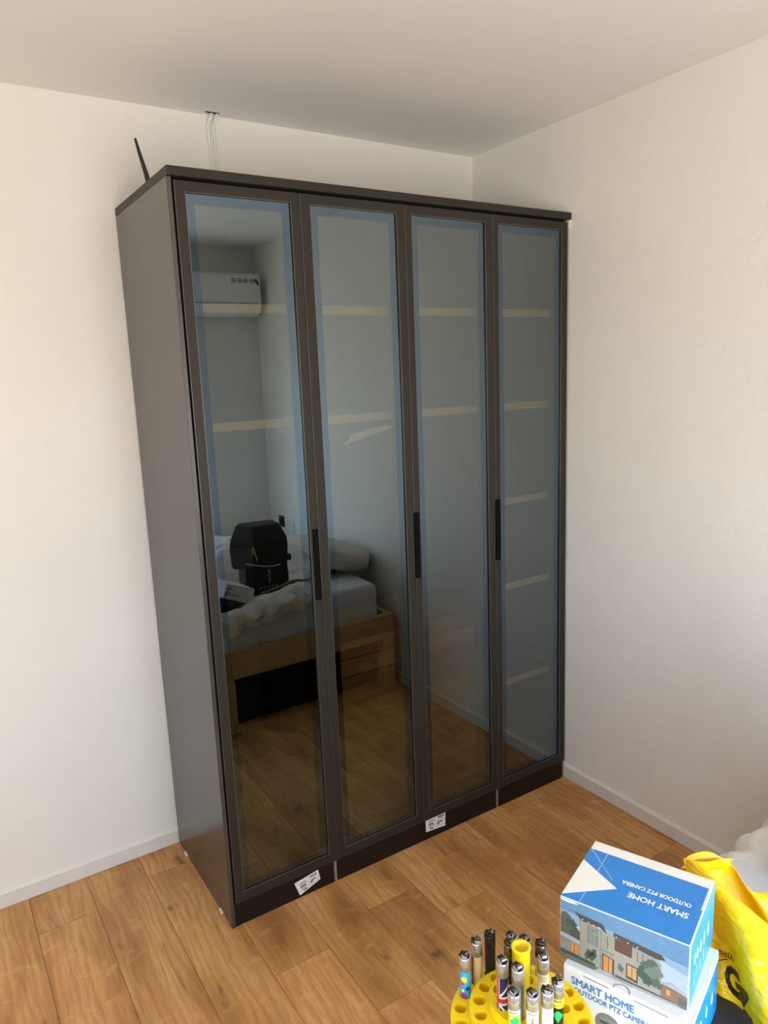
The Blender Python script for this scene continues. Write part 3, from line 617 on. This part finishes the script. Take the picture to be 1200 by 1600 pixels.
fp([(.60,.30),(.992,.18),(.992,.52),(.80,.60)], M['sky3'], 2); fp([(.008,.40),(.2,.40),(.2,.62),(.008,.60)], M['sky3'], 2)
for i, (cx, cy) in enumerate(((.05,.66),(.09,.58),(.04,.52),(.11,.50),(.07,.46),(.13,.44))): blob(cx,cy,.055,.11,M['treedark'] if i%2 else M['treegrey'],3+i*.1,16,.35,i)
fp([(.008,.08),(.20,.10),(.20,.37),(.03,.40),(.008,.40)], M['stone2'], 4); fp([(.008,.36),(.20,.31),(.20,.38),(.03,.42),(.008,.41)], M['path'], 4.3)
fp([(.10,.155),(.155,.15),(.155,.30),(.10,.32)], M['litwindow'], 5); fp([(.124,.15),(.129,.15),(.129,.31),(.124,.31)], M['roofdark'], 5.5)
fp([(.17,.06),(.80,.03),(.80,.56),(.58,.62),(.44,.68),(.335,.70),(.17,.80)], M['stone'], 6)
fp([(.335,.08),(.345,.08),(.345,.70),(.335,.70)], M['stone2'], 6.4)
fp([(.126,.83),(.356,.80),(.385,.68),(.36,.70),(.335,.735),(.185,.725)], M['roofdark'], 7)
fp([(.23,.42),(.318,.40),(.318,.70),(.23,.715)], M['paneglass'], 7.2)
for u in (.256,.285): fp([(u,.41),(u+.005,.41),(u+.005,.71),(u,.71)], M['stone'], 7.5)
fp([(.23,.60),(.318,.585),(.318,.60),(.23,.615)], M['stone'], 7.6)
fp([(.35,.45),(.435,.43),(.435,.62),(.35,.645)], M['panelight'], 7.2); fp([(.39,.44),(.395,.44),(.395,.635),(.39,.635)], M['roofdark'], 7.5); fp([(.335,.38),(.45,.36),(.45,.40),(.335,.42)], M['stone2'], 7.6)
fp([(.44,.74),(.80,.69),(.83,.63),(.76,.60),(.44,.675)], M['roofdark'], 8)
fp([(.448,.47),(.582,.455),(.582,.64),(.448,.665)], M['brownpanel'], 8.2)
fp([(.588,.44),(.70,.42),(.70,.59),(.588,.61)], M['panelight'], 8.2)
for u in (.622,.66): fp([(u,.43),(u+.005,.43),(u+.005,.60),(u,.60)], M['roofdark'], 8.5)
fp([(.352,.06),(.447,.03),(.447,.31),(.352,.345)], M['roofdark'], 7.8); fp([(.362,.065),(.402,.052),(.402,.31),(.362,.325)], M['litwindow'], 8); fp([(.408,.05),(.432,.043),(.432,.305),(.408,.312)], M['litwarm'], 8)
fp([(.54,.11),(.63,.09),(.63,.335),(.54,.35)], M['roofdark'], 8); fp([(.55,.15),(.62,.13),(.62,.315),(.55,.33)], M['litwarm'], 8.3); fp([(.583,.12),(.588,.12),(.588,.33),(.583,.33)], M['roofdark'], 8.6)
fp([(.80,.06),(.992,.02),(.992,.20),(.86,.25),(.80,.26)], M['brick'], 8.6); fp([(.79,.25),(.87,.27),(.992,.20),(.992,.24),(.87,.32)], M['path'], 8.8); fp([(.84,.12),(.87,.115),(.87,.2),(.84,.21)], M['litwarm'], 9)
fp([(.93,.03),(.992,.01),(.992,.14),(.93,.16)], M['treegrey'], 9)
for i, (cx, cy, s_) in enumerate(((.70,.42,1),(.74,.30,1.1),(.67,.30,.9),(.73,.50,.8),(.77,.40,.8),(.70,.20,.8),(.77,.22,.7),(.72,.36,.7))): blob(cx,cy,.05*s_,.10*s_,(M['treegrey'],M['treelight'],M['treedark'])[i%3],9+i*.1,20,.38,i+20)
for i, (cx, cy) in enumerate(((.245,.25),(.27,.22),(.23,.20),(.29,.28),(.50,.22))): blob(cx,cy,.022,.07,(M['treegrey'],M['treedark'])[i%2],9,14,.35,i+40)
fp([(.008,.01),(.992,.01),(.992,.05),(.60,.055),(.30,.075),(.008,.10)], M['lawn'], 9.2)
fp([(.008,.09),(.30,.07),(.30,.115),(.008,.15)], M['hedge'], 9.5); fp([(.46,.035),(.90,.01),(.90,.05),(.46,.085)], M['hedge'], 10); fp([(.29,.012),(.43,.012),(.44,.06),(.33,.075)], M['path'], 9.8)
fp([(.43,.012),(.95,.012),(.92,.035),(.43,.05)], M['stone'], 10.2)
for u, v in ((.19,.755),(.24,.745),(.28,.735),(.325,.73),(.46,.69),(.55,.675),(.62,.66)): blob(u,v,.005,.010,M['letterwhite'],10.5,8,0)
child(hp, 'house_picture', ub)
sd = MB(); sd.prism([(UW+.0002,.002,.002),(UW+.0002,UD-.002,.002),(UW+.0002,UD-.002,UH-.002),(UW+.0002,.002,UH-.002)], (.0003,0,0), M['brightblue'])
child(sd, 'side_print', ub)
sm = MB()
for i, (y, z) in enumerate(((.17,.62),(.27,.60),(.40,.57),(.55,.54),(.72,.50))):
    pts = [(UW+.0007, y*UD+.0045*math.cos(a)*(1+.3*math.sin(3*a+i)), z*UH+.009*math.sin(a)*(1+.25*math.cos(2*a+i))) for a in [2*math.pi*k/14 for k in range(14)]]
    sm.prism(pts, (.0002,0,0), M['letterwhite'])
for i, (y, z) in enumerate(((.17,.33),(.27,.36),(.40,.30),(.55,.29))): sm.box(UW+.0005,UW+.0008,y*UD-.003,y*UD+.003,z*UH-.010,z*UH+.006,M['sky3'])
child(sm, 'side_icons', ub)
fl_ = MB(); fl_.prism([(.001,-.0012,UH-.0012),(.022,-.0012,UH-.0012),(.027,-.0012,UH-.003),(.014,-.0012,UH-.005),(.004,-.0012,UH-.004)], (0,-.0004,0), M['card']); child(fl_, 'worn_edge', ub)
# lower box
LW, LD, LH = .171, .149, .0995
lb = tag(empty('camera_box', (-.0216,-1.5187,ZD+.0003), -1.231), 'white-fronted camera box with blue lettering, lower one of the two stacked boxes', 'box', 'stacked camera boxes')
carton = MB(); carton.box(0,LW,0,LD,0,LH,M['cardwhite'],.0016,2); child(carton, 'carton', lb)
fr = MB(); fr.box(.0015,LW-.0015,-.0006,.0004,.002,LH-.0045,M['cardwhite'],.0003,1)
fr = child(fr, 'front_flap', lb)
sm = MB()
for a, b_ in ((.030,.066),(.100,.146)): sm.box(a,b_,-.0008,-.0004,LH-.0050,LH-.0040,M['inkgrey'])
pts = [(.083+.011*math.cos(R(a)), -.0002+.011*math.sin(R(a)), LH+.0003) for a in range(0,181,15)]
sm.tube(pts, .0006, M['inkgrey'], 6); child(sm, 'flap_notch', lb)
tt = MB()
text_face(tt, 'SMART HOME', .0165, M['letterblue'], (.057,-.0007,LH-.0190), (1,0,0), (0,0,1), (0,-1,0), .0004, 1.0, width=.088)
text_face(tt, 'OUTDOOR PTZ CAMERA', .0118, M['letterblue'], (.070,-.0007,LH-.0325), (1,0,0), (0,0,1), (0,-1,0), .00025, 1.0, width=.105)
child(tt, 'lettering', lb)
ph = MB()
ph.prism([(.066+.018*math.cos(a), -.0007, LH-.064+.018*math.sin(a)) for a in [2*math.pi*k/28 for k in range(28)]], (0,-.0003,0), M['stone2'])
for k in range(4): ph.box(.055,.078,-.0012,-.0010,LH-.075+.006*k,LH-.072+.006*k,M['panelight' if k%2 else 'treedark'])
child(ph, 'round_picture', lb)
sd = MB(); sd.prism([(LW+.0002,.002,.002),(LW+.0002,LD-.002,.002),(LW+.0002,LD-.002,LH-.002),(LW+.0002,.002,LH-.002)], (.0003,0,0), M['brightblue'])
sd = child(sd, 'side_print', lb)
sm = MB(); sm.prism([(LW+.0006,.012,LH-.020),(LW+.0006,.030,LH-.018),(LW+.0006,LD-.004,LH-.012),(LW+.0006,LD-.004,LH-.002),(LW+.0006,.004,LH-.002)], (.0003,0,0), M['cardwhite']) ; child(sm, 'side_flap', lb)
sm = MB()
for i, (y, z) in enumerate(((.20,.52),(.38,.50),(.58,.48),(.78,.46))):
    pts = [(LW+.0007, y*LD+.0045*math.cos(a)*(1+.3*math.sin(3*a+i)), z*LH+.009*math.sin(a)*(1+.25*math.cos(2*a+i))) for a in [2*math.pi*k/14 for k in range(14)]]
    sm.prism(pts, (.0002,0,0), M['letterwhite'])
child(sm, 'side_icons', lb)

# ---- yellow display stand with lighters
CX, CY = -.141, -1.560
TZ = {1:1.018,2:1.034,3:1.050}; TR = {1:(.0580,.0905,.078,21),2:(.0330,.0660,.0535,15),3:(.0105,.0410,.029,8)}
LIG = [ # name, tier, radius, angle, dz
 ('blue',1,.078,116,0),('cream',1,.078,96,.004),('black',1,.078,79,.004),('backchrome',2,.0535,60,0),('blackfront',3,.029,76,-.004),('steel',2,.0535,41,-.004),('darksteel',2,.0535,18,-.002),
 ('whitechrome',3,.029,336,-.006),('union',3,.028,172,.006),('steel2',3,.029,219,.010),('clover',2,.0500,217,.010),('heart',2,.0500,242,.010),('frost',2,.0495,265,.008),('blackclover',2,.0495,289,.008)]
rk = tag(empty('display_stand', (CX,CY,ZD+.0003)), 'round tiered yellow plastic display stand full of holes, holding lighters', 'stand')
holes = {1:[],2:[],3:[]}
for n_, t, r_, a, dz in LIG: holes[t].append((r_, a))
for t in (1,2,3):
    taken = [a for _, a in holes[t]]; r0, r1, rm, n = TR[t]; need = 360*.0178/(2*math.pi*rm)
    a0 = taken[0] if taken else 0
    for i in range(n):
        a = a0+360*i/n
        if all(abs((a-b+180)%360-180) > need for b in taken): holes[t].append((rm, a)); taken.append(a)
def circ(cu, cx, cy, r_):
    s = cu.splines.new('POLY'); n = 40 if r_ > .02 else 18; s.points.add(n-1); s.use_cyclic_u = True
    for i in range(n): s.points[i].co = (cx+r_*math.cos(2*math.pi*i/n), cy+r_*math.sin(2*math.pi*i/n), 0, 1)
for t in (1,2,3):
    r0, r1, rm, n = TR[t]; cu = bpy.data.curves.new('scratch','CURVE'); cu.dimensions = '2D'; cu.fill_mode = 'BOTH'; cu.extrude = .0075
    circ(cu, 0,0,r1); circ(cu, 0,0,r0)
    for r_, a in holes[t]: circ(cu, r_*math.cos(R(a)), r_*math.sin(R(a)), .0081)
    me = curve_mesh(cu, 'tier'); bpy.data.curves.remove(cu); me.materials.clear(); me.materials.append(M['yellow'])
    o = bpy.data.objects.new('tier', me); COL.objects.link(o); o.parent = rk; o.location = (0,0,TZ[t]-ZD-.0003-.0075)
    s = MB(); zf = TZ[t]-ZD-.0003-.0151; zf = -.0076; s.lathe([(r0,zf-.003),(r1,zf-.003),(r1,zf),(r0,zf)], M['yellow'], 48, None, False, True)
    if t > 1: s.lathe([(r1-.002,zf-.018),(r1,zf-.018),(r1,zf+.0005),(r1-.002,zf+.0005)], M['yellow'], 48, None, True, True)
    child(s, 'tier_floor', o)
post = MB(); zt_ = 1.124-ZD; post.lathe([(0,.001),(.0115,.001),(.0112,zt_-.003),(.0122,zt_-.002),(.0122,zt_),(.0088,zt_),(.0085,zt_-.05),(0,zt_-.05)], M['yellow'], 28); child(post, 'centre_tube', rk)
base = MB(); base.lathe([(0,0),(.085,0),(.085,.006),(.06,.012),(.05,.09),(0,.09)], M['yellow'], 40); child(base, 'base', rk)
# lighter meshes
def cyl_patch(mb, pts, m, rad, facing):          # pts: (arc length across, height), wrapped on the cylinder
    f = mb.bm.faces.new([mb.bm.verts.new((rad*math.cos(facing+x/rad), rad*math.sin(facing+x/rad), z)) for x, z in pts]); f.material_index = mb.mi(m); f.smooth = False
def strip(mb, x0, x1, z0, z1, m, rad, facing):
    n = max(1,int(abs(x1-x0)/.0015))
    for i in range(n): cyl_patch(mb, [(x0+(x1-x0)*i/n,z0),(x0+(x1-x0)*(i+1)/n,z0),(x0+(x1-x0)*(i+1)/n,z1),(x0+(x1-x0)*i/n,z1)], m, rad, facing)
def disc(mb, cx, cz, r_, m, rad, facing):
    for i in range(6):
        x0, x1 = -r_+2*r_*i/6, -r_+2*r_*(i+1)/6; h0, h1 = math.sqrt(max(0,r_*r_-x0*x0)), math.sqrt(max(0,r_*r_-x1*x1))
        pts = [(cx+x0,cz-h0),(cx+x1,cz-h1),(cx+x1,cz+h1),(cx+x0,cz+h0)]
        if h0 < 1e-6: pts = pts[:3] if False else [(cx+x0,cz),(cx+x1,cz-h1),(cx+x1,cz+h1)]
        if h1 < 1e-6: pts = [(cx+x0,cz-h0),(cx+x1,cz),(cx+x0,cz+h0)]
        cyl_patch(mb, pts, m, rad, facing)
def lighter(kind, t, r_, a, dz, label, body, cap, wheel_rot, prints):
    x, y = CX+r_*math.cos(R(a)), CY+r_*math.sin(R(a)); z0 = TZ[t]-.0150+dz
    root = tag(empty('lighter', (x,y,max(z0,TZ[t]-.0150))), label, 'lighter', 'lighters in the yellow display stand')
    zo = z0-max(z0,TZ[t]-.0150)
    face = math.atan2(-2.153-y, -.698-x)
    HB_ = .0555+min(0,dz)
    bm_ = MB(); bm_.lathe([(0,0),(.0062,0),(.0071,.0012),(.0073,.004),(.0073,HB_)], body, 24); bo = child(bm_, 'body', root)
    if prints:
        p = MB(); prints(p, face, .00742, HB_); child(p, 'print', bo)
    c = MB(); R_ = .0077; H1 = HB_+.0185
    c.lathe([(R_-.0006,HB_-.001),(R_,HB_-.001),(R_,H1-.002),(R_-.0005,H1),(R_-.0016,H1),(R_-.0016,H1-.006),(0,H1-.006)], cap, 24)
    wr_ = R(wheel_rot); dv_ = Matrix.Rotation(wr_,4,'Z')
    for s in (-1,1):                                         # raised cheeks holding the spark wheel
        c.box(-.0020,.0058,s*.0050-.0006,s*.0050+.0006,H1-.006,H1+.0042,cap,.0004,1,dv_)
    co = child(c, 'metal_cap', root)
    w = MB(); w.lathe([(.0018,-.0036),(.0036,-.0036),(.0039,-.003),(.0039,.003),(.0036,.0036),(.0018,.0036)], M['darkchrome'], 16, dv_ @ Matrix.Translation((.0016,0,H1+.0022)) @ Matrix.Rotation(R(90),4,'X'), False, True); child(w, 'spark_wheel', root)
    q = MB(); q.box(-.0072,-.0018,-.0042,.0042,H1-.005,H1+.0030,M['jet'],.0012,2,dv_); child(q, 'thumb_button', root)
    return root
def p_blue(p, f, r_, h):
    disc(p,-.002,h-.012,.0045,M['lemon'],r_,f); disc(p,-.0045,h-.018,.003,M['red'],r_+.0001,f); disc(p,-.003,.018,.0055,M['magenta'],r_,f); disc(p,.003,.030,.003,M['navy'],r_,f); disc(p,.004,.009,.004,M['teal'],r_,f); disc(p,-.004,.0265,.0022,M['milk'],r_+.0001,f); strip(p,-.008,-.0035,.004,.010,M['lemon'],r_+.0001,f)
def p_cream(p, f, r_, h):
    strip(p,-.0112,-.0045,.002,h-.002,M['maroon'],r_,f); strip(p,-.0045,-.0035,.002,h-.002,M['gold'],r_,f)
def p_union(p, f, r_, h):
    strip(p,-.0115,.0115,.002,h-.001,M['navy'],r_,f)
    strip(p,-.0115,.0115,.016,.028,M['milk'],r_+.00006,f); strip(p,-.0115,.0115,.0185,.0255,M['red'],r_+.00012,f); strip(p,-.0095,-.0040,.002,h-.001,M['milk'],r_+.00008,f); strip(p,-.0086,-.0050,.002,h-.001,M['red'],r_+.00014,f)
    for s, z in ((1,.028),(-1,.016)):
        for i in range(6):
            x0, x1 = -.004+.0145*i/6, -.004+.0145*(i+1)/6; za, zb = z+s*.018*i/6, z+s*.018*(i+1)/6
            cyl_patch(p, [(x0,za-.002),(x1,zb-.002),(x1,zb+.002),(x0,za+.002)], M['milk'], r_+.00009, f)
def leafs(p, f, r_, cx, cz, s, m):
    for dx, dz in ((-1,0),(1,0),(0,1),(0,-1)): disc(p,cx+dx*s*.8,cz+dz*s*.9,s,m,r_+.0001+.00003*(dx+2*dz+3),f)
    strip(p,cx-s*.25,cx+s*.25,cz-s*2.6,cz-s,m,r_+.0001,f)
def p_clover(p, f, r_, h):
    strip(p,-.0115,.0115,.002,h-.0075,M['lemon'],r_,f); strip(p,-.006,.006,h-.0052,h-.0032,M['inkgrey'],r_,f); leafs(p,f,r_,.0015,h-.016,.0036,M['green']); disc(p,-.0035,h-.023,.0032,M['green'],r_+.0002,f); disc(p,-.0005,h-.0275,.0024,M['teal'],r_+.0002,f); strip(p,-.0055,-.002,h-.0125,h-.0105,M['milk'],r_+.0001,f)
def p_heart(p, f, r_, h):
    strip(p,-.006,.006,h-.0052,h-.0034,M['inkgrey'],r_,f); z1 = h-.0105
    strip(p,-.0006,.0006,z1-.006,z1,M['ink'],r_,f); strip(p,-.0018,.0018,z1-.0066,z1-.0058,M['ink'],r_,f); strip(p,-.0018,.0018,z1-.0002,z1+.0006,M['ink'],r_,f)
    zc = h-.0220; disc(p,-.0028,zc,.0032,M['red'],r_,f); disc(p,.0028,zc,.0032,M['red'],r_+.00005,f)
    for i in range(8):
        x0, x1 = -.0056+.0112*i/8, -.0056+.0112*(i+1)/8; g_ = lambda x: zc-.0007-(.0092*(1-abs(x)/.0059))
        cyl_patch(p, [(x0,g_(x0)),(x1,g_(x1)),(x1,zc-.0004),(x0,zc-.0004)], M['red'], r_+.00008, f)
def p_blackclover(p, f, r_, h):
    strip(p,-.0115,.0115,h-.014,h-.001,M['lemon'],r_,f); strip(p,-.006,.006,h-.005,h-.0035,M['ink'],r_+.0001,f)
    for i in range(4): disc(p,-.0045+.003*i,h-.0105,.0009,M['ink'],r_+.0001,f)
    leafs(p,f,r_,.0005,h-.0245,.0036,M['green'])
def p_white(p, f, r_, h): strip(p,-.006,.006,h-.012,h-.003,M['cream'],r_,f)
spec = {
 'blue':('bright blue lighter with colourful blobs, leftmost in the yellow stand',M['cyan'],M['chrome'],-70,p_blue),
 'cream':('cream lighter with a maroon stripe standing beside the all-black lighter',M['cream'],M['chrome'],-40,p_cream),
 'black':('all-black lighter with a black cap at the back left of the yellow stand',M['jet'],M['jet'],-60,None),
 'backchrome':('silver-capped dark lighter farthest back behind the yellow centre tube',M['navy'],M['chrome'],-80,None),
 'blackfront':('black lighter with a bright wheel guard just left behind the yellow tube',M['jet'],M['darkchrome'],-75,None),
 'steel':('steel-capped lighter just right behind the yellow tube',M['maroon'],M['chrome'],-90,None),
 'darksteel':('dark steel-capped lighter with white lower body at the back right of the stand',M['milk'],M['darkchrome'],-50,None),
 'whitechrome':('white lighter with shiny cap right beside the yellow centre tube',M['milk'],M['chrome'],-110,p_white),
 'union':('lighter with a British flag print in red, white and navy',M['navy'],M['chrome'],-100,p_union),
 'steel2':('plain grey metal lighter in front of the yellow centre tube',M['inkgrey'],M['chrome'],-95,None),
 'clover':('yellow and white lighter with a green clover picture at the front',M['milk'],M['chrome'],-85,p_clover),
 'heart':('white lighter with a red heart at the front of the yellow stand',M['milk'],M['chrome'],-90,p_heart),
 'frost':('plain frosted white lighter standing between heart lighter and black clover lighter',M['frosted'],M['chrome'],-60,None),
 'blackclover':('black lighter with green clover and yellow band, nearest the white box',M['jet'],M['chrome'],-30,p_blackclover)}
for n_, t, r_, a, dz in LIG:
    s = spec[n_]; lighter(n_, t, r_, a, dz, s[0], s[1], s[2], s[3], s[4])

# ---- yellow carrier bag
F = [[(0.2532, -1.5164, 1.055), (0.2477, -1.5439, 1.06), (0.2431, -1.5852, 1.055), (0.2518, -1.6227, 1.038), (0.2604, -1.6547, 1.022), (0.2767, -1.7026, 1.0)] ,
 [(0.2507, -1.5285, 1.03), (0.2353, -1.5697, 1.04), (0.223, -1.6109, 1.045), (0.2223, -1.6493, 1.035), (0.2313, -1.6836, 1.015), (0.2446, -1.7285, 0.99)] ,
 [(0.2222, -1.5631, 0.995), (0.2388, -1.5851, 0.985), (0.219, -1.6205, 1.005), (0.1804, -1.6752, 1.02), (0.1896, -1.7088, 1.0), (0.2048, -1.7567, 0.97)] ,
 [(.2150,-1.5850,.95),(.2197,-1.6015,.945),(.2226,-1.6252,.95),(.1700,-1.6860,.985),(.165,-1.720,.975),(.1945,-1.772,.94)],
 [(.2050,-1.6000,.908),(.2010,-1.6214,.908),(.2066,-1.6466,.908),(.1895,-1.6833,.912),(.1764,-1.7224,.910),(.1832,-1.7874,.908)]]
B = [(.2491,-1.5193,1.055),(.2705,-1.5239,1.06),(.2938,-1.5389,1.06),(.3102,-1.5624,1.045),(.3045,-1.586,1.03),(.3095,-1.6024,1.02),(.3343,-1.6161,1.015),(.3635,-1.6556,1.0)]
def cr1(p0,p1,p2,p3,t): return [.5*((2*b)+(-a+c)*t+(2*a-5*b+4*c-d)*t*t+(-a+3*b-3*c+d)*t*t*t) for a,b,c,d in zip(p0,p1,p2,p3)]
def crv(pts, s):
    i = min(int(s), len(pts)-2); t = s-i; g = lambda k: pts[max(0,min(len(pts)-1,k))]; return cr1(g(i-1),g(i),g(i+1),g(i+2),t)
def surf(s, t): return Vector(crv([crv(r_, s) for r_ in F], t))
bag = tag(empty('carrier_bag', (.28,-1.62,ZD)), 'crumpled yellow plastic carrier bag with black lettering, behind the camera boxes', 'bag')
def bagc(mb, name, par=None):
    o = mb.build(name, par or bag)
    if par is None: o.location = (-.28,1.62,-ZD)
    return o
def crease(p, k=1): return .0022*k*noise.noise(Vector(p)*38)+.0035*k*noise.noise(Vector(p)*16)
def fold(s_, t_):                     # long pulled folds running with the rim, sharper towards the handles
    a = 1-abs(noise.noise(Vector((s_*.9, t_*3.1+s_*.35, 1.7))))*2.2; b = 1-abs(noise.noise(Vector((s_*2.3+5, t_*5.3-s_*.4, 6.1))))*2.2
    return .0045*max(0,a)**1.5+.0022*max(0,b)**1.3
def bag_pt(s_, t_):
    p = surf(s_, t_); q = crease((p.x*1.4,p.y*.8,p.z*1.2), .7)+fold(s_, t_)*min(1,(4-t_)*2)
    return Vector((p.x-q*.75, p.y-q*.5, max(p.z+q*.35,ZD+.001)))
NS, NT = 84, 80; P = [[bag_pt(5*i/NS, 4*j/NT) for i in range(NS+1)] for j in range(NT+1)]
fm = MB().grid(P, M['bag']); fo = bagc(fm, 'front_wall'); fo.modifiers.new('thick','SOLIDIFY').thickness = .0006
P = []; ns = 50
for j in range(13):
    row = []; v = j/12
    for i in range(ns+1):
        p = Vector(crv(B, 7*i/ns)); lo = surf(5*i/ns, 3.9)+Vector((.035+.05*math.sin(math.pi*i/ns), .02, 0)); lo.z = ZD+.002
        q = p.lerp(lo, v); bulge = .020*math.sin(math.pi*v)*min(1,i/ns*6); q.x += bulge; c = crease(q, 1.2); row.append((q.x+c, q.y+c*.5, max(q.z,ZD+.0015)))
    P.append(row)
bo = bagc(MB().grid(P, M['bag']), 'back_wall'); bo.modifiers.new('thick','SOLIDIFY').thickness = .0006
hl = MB(); P = []
for j in range(7):
    a = j/6; row = []
    for i in range(19):
        u = i/18; c = Vector((.246,-1.521,1.052)).lerp(Vector((.312,-1.556,1.046)), u); up = .024*math.sin(math.pi*u)*a
        row.append((c.x-.014*math.sin(math.pi*u)+.010*(a-.5)+.004*math.sin(5*u+3*a), c.y-.006*a+.003*math.sin(9*u), c.z-.010+.012*a+up*.30))
    P.append(row)
hl.grid(P, M['bag']); ho = bagc(hl, 'handle'); ho.modifiers.new('thick','SOLIDIFY').thickness = .0008
# inner fold seen in the opening, and the end gusset
gs = MB(); P = []
for j in range(9):
    v = j/8; row = []
    for i in range(15):
        u = i/14; a = Vector(crv(F[0], 5.0)).lerp(Vector(B[-1]), u); lo = Vector(F[4][5]).lerp(Vector((.40,-1.72,ZD+.002)), u)
        q = a.lerp(lo, v); c = crease(q, 1.2); row.append((q.x+c, q.y-.03*math.sin(math.pi*u)*v, max(q.z+c*.5,ZD+.0015)))
    P.append(row)
gs.grid(P, M['bag']); go = bagc(gs, 'gusset'); go.modifiers.new('thick','SOLIDIFY').thickness = .0006
lt = MB()
def bag_text(s, s0, s1, t0, t1, rot=0, bold=.02):
    t = text_bm(s, 1.0, bold); bmesh.ops.triangulate(t, faces=list(t.faces))
    if len(s) < 3:
        for _ in range(2): bmesh.ops.subdivide_edges(t, edges=list(t.edges), cuts=1, use_grid_fill=False); bmesh.ops.triangulate(t, faces=list(t.faces))
    ca, sa = math.cos(R(rot)), math.sin(R(rot))
    for v in t.verts: v.co = Vector((v.co.x*ca-v.co.y*sa, v.co.x*sa+v.co.y*ca, 0))
    xs = [v.co.x for v in t.verts]; ys = [v.co.y for v in t.verts]
    for v in t.verts:
        a = s0+(s1-s0)*(v.co.x-min(xs))/(max(xs)-min(xs)); b_ = t1+(t0-t1)*(v.co.y-min(ys))/(max(ys)-min(ys))
        p = bag_pt(a,b_); n = (surf(min(4.999,a+.02),b_)-surf(a,b_)).cross(surf(a,min(3.999,b_+.02))-surf(a,b_)).normalized()
        if n.x > 0: n = -n
        v.co = p+n*.0014
    lt.merge(t, M['jet'])
bag_text('C', 1.45, 2.50, 2.98, 3.72, 12, .06)
bag_text('A', 2.05, 2.78, 3.25, 3.80, -60, .05)
bag_text('O', 2.30, 2.85, 3.82, 3.985, 10, .06)
bag_text('THNX', 1.15, 2.15, 2.62, 2.84, 6, .012)
lo_ = bagc(lt, 'lettering')
ln = MB(); pts = [bag_pt(1.0+.7*i/10, 2.95-.10*i/10)+Vector((-.0010,-.0008,0)) for i in range(11)]; ln.tube(pts, .0007, M['jet'], 5); bagc(ln, 'printed_line')
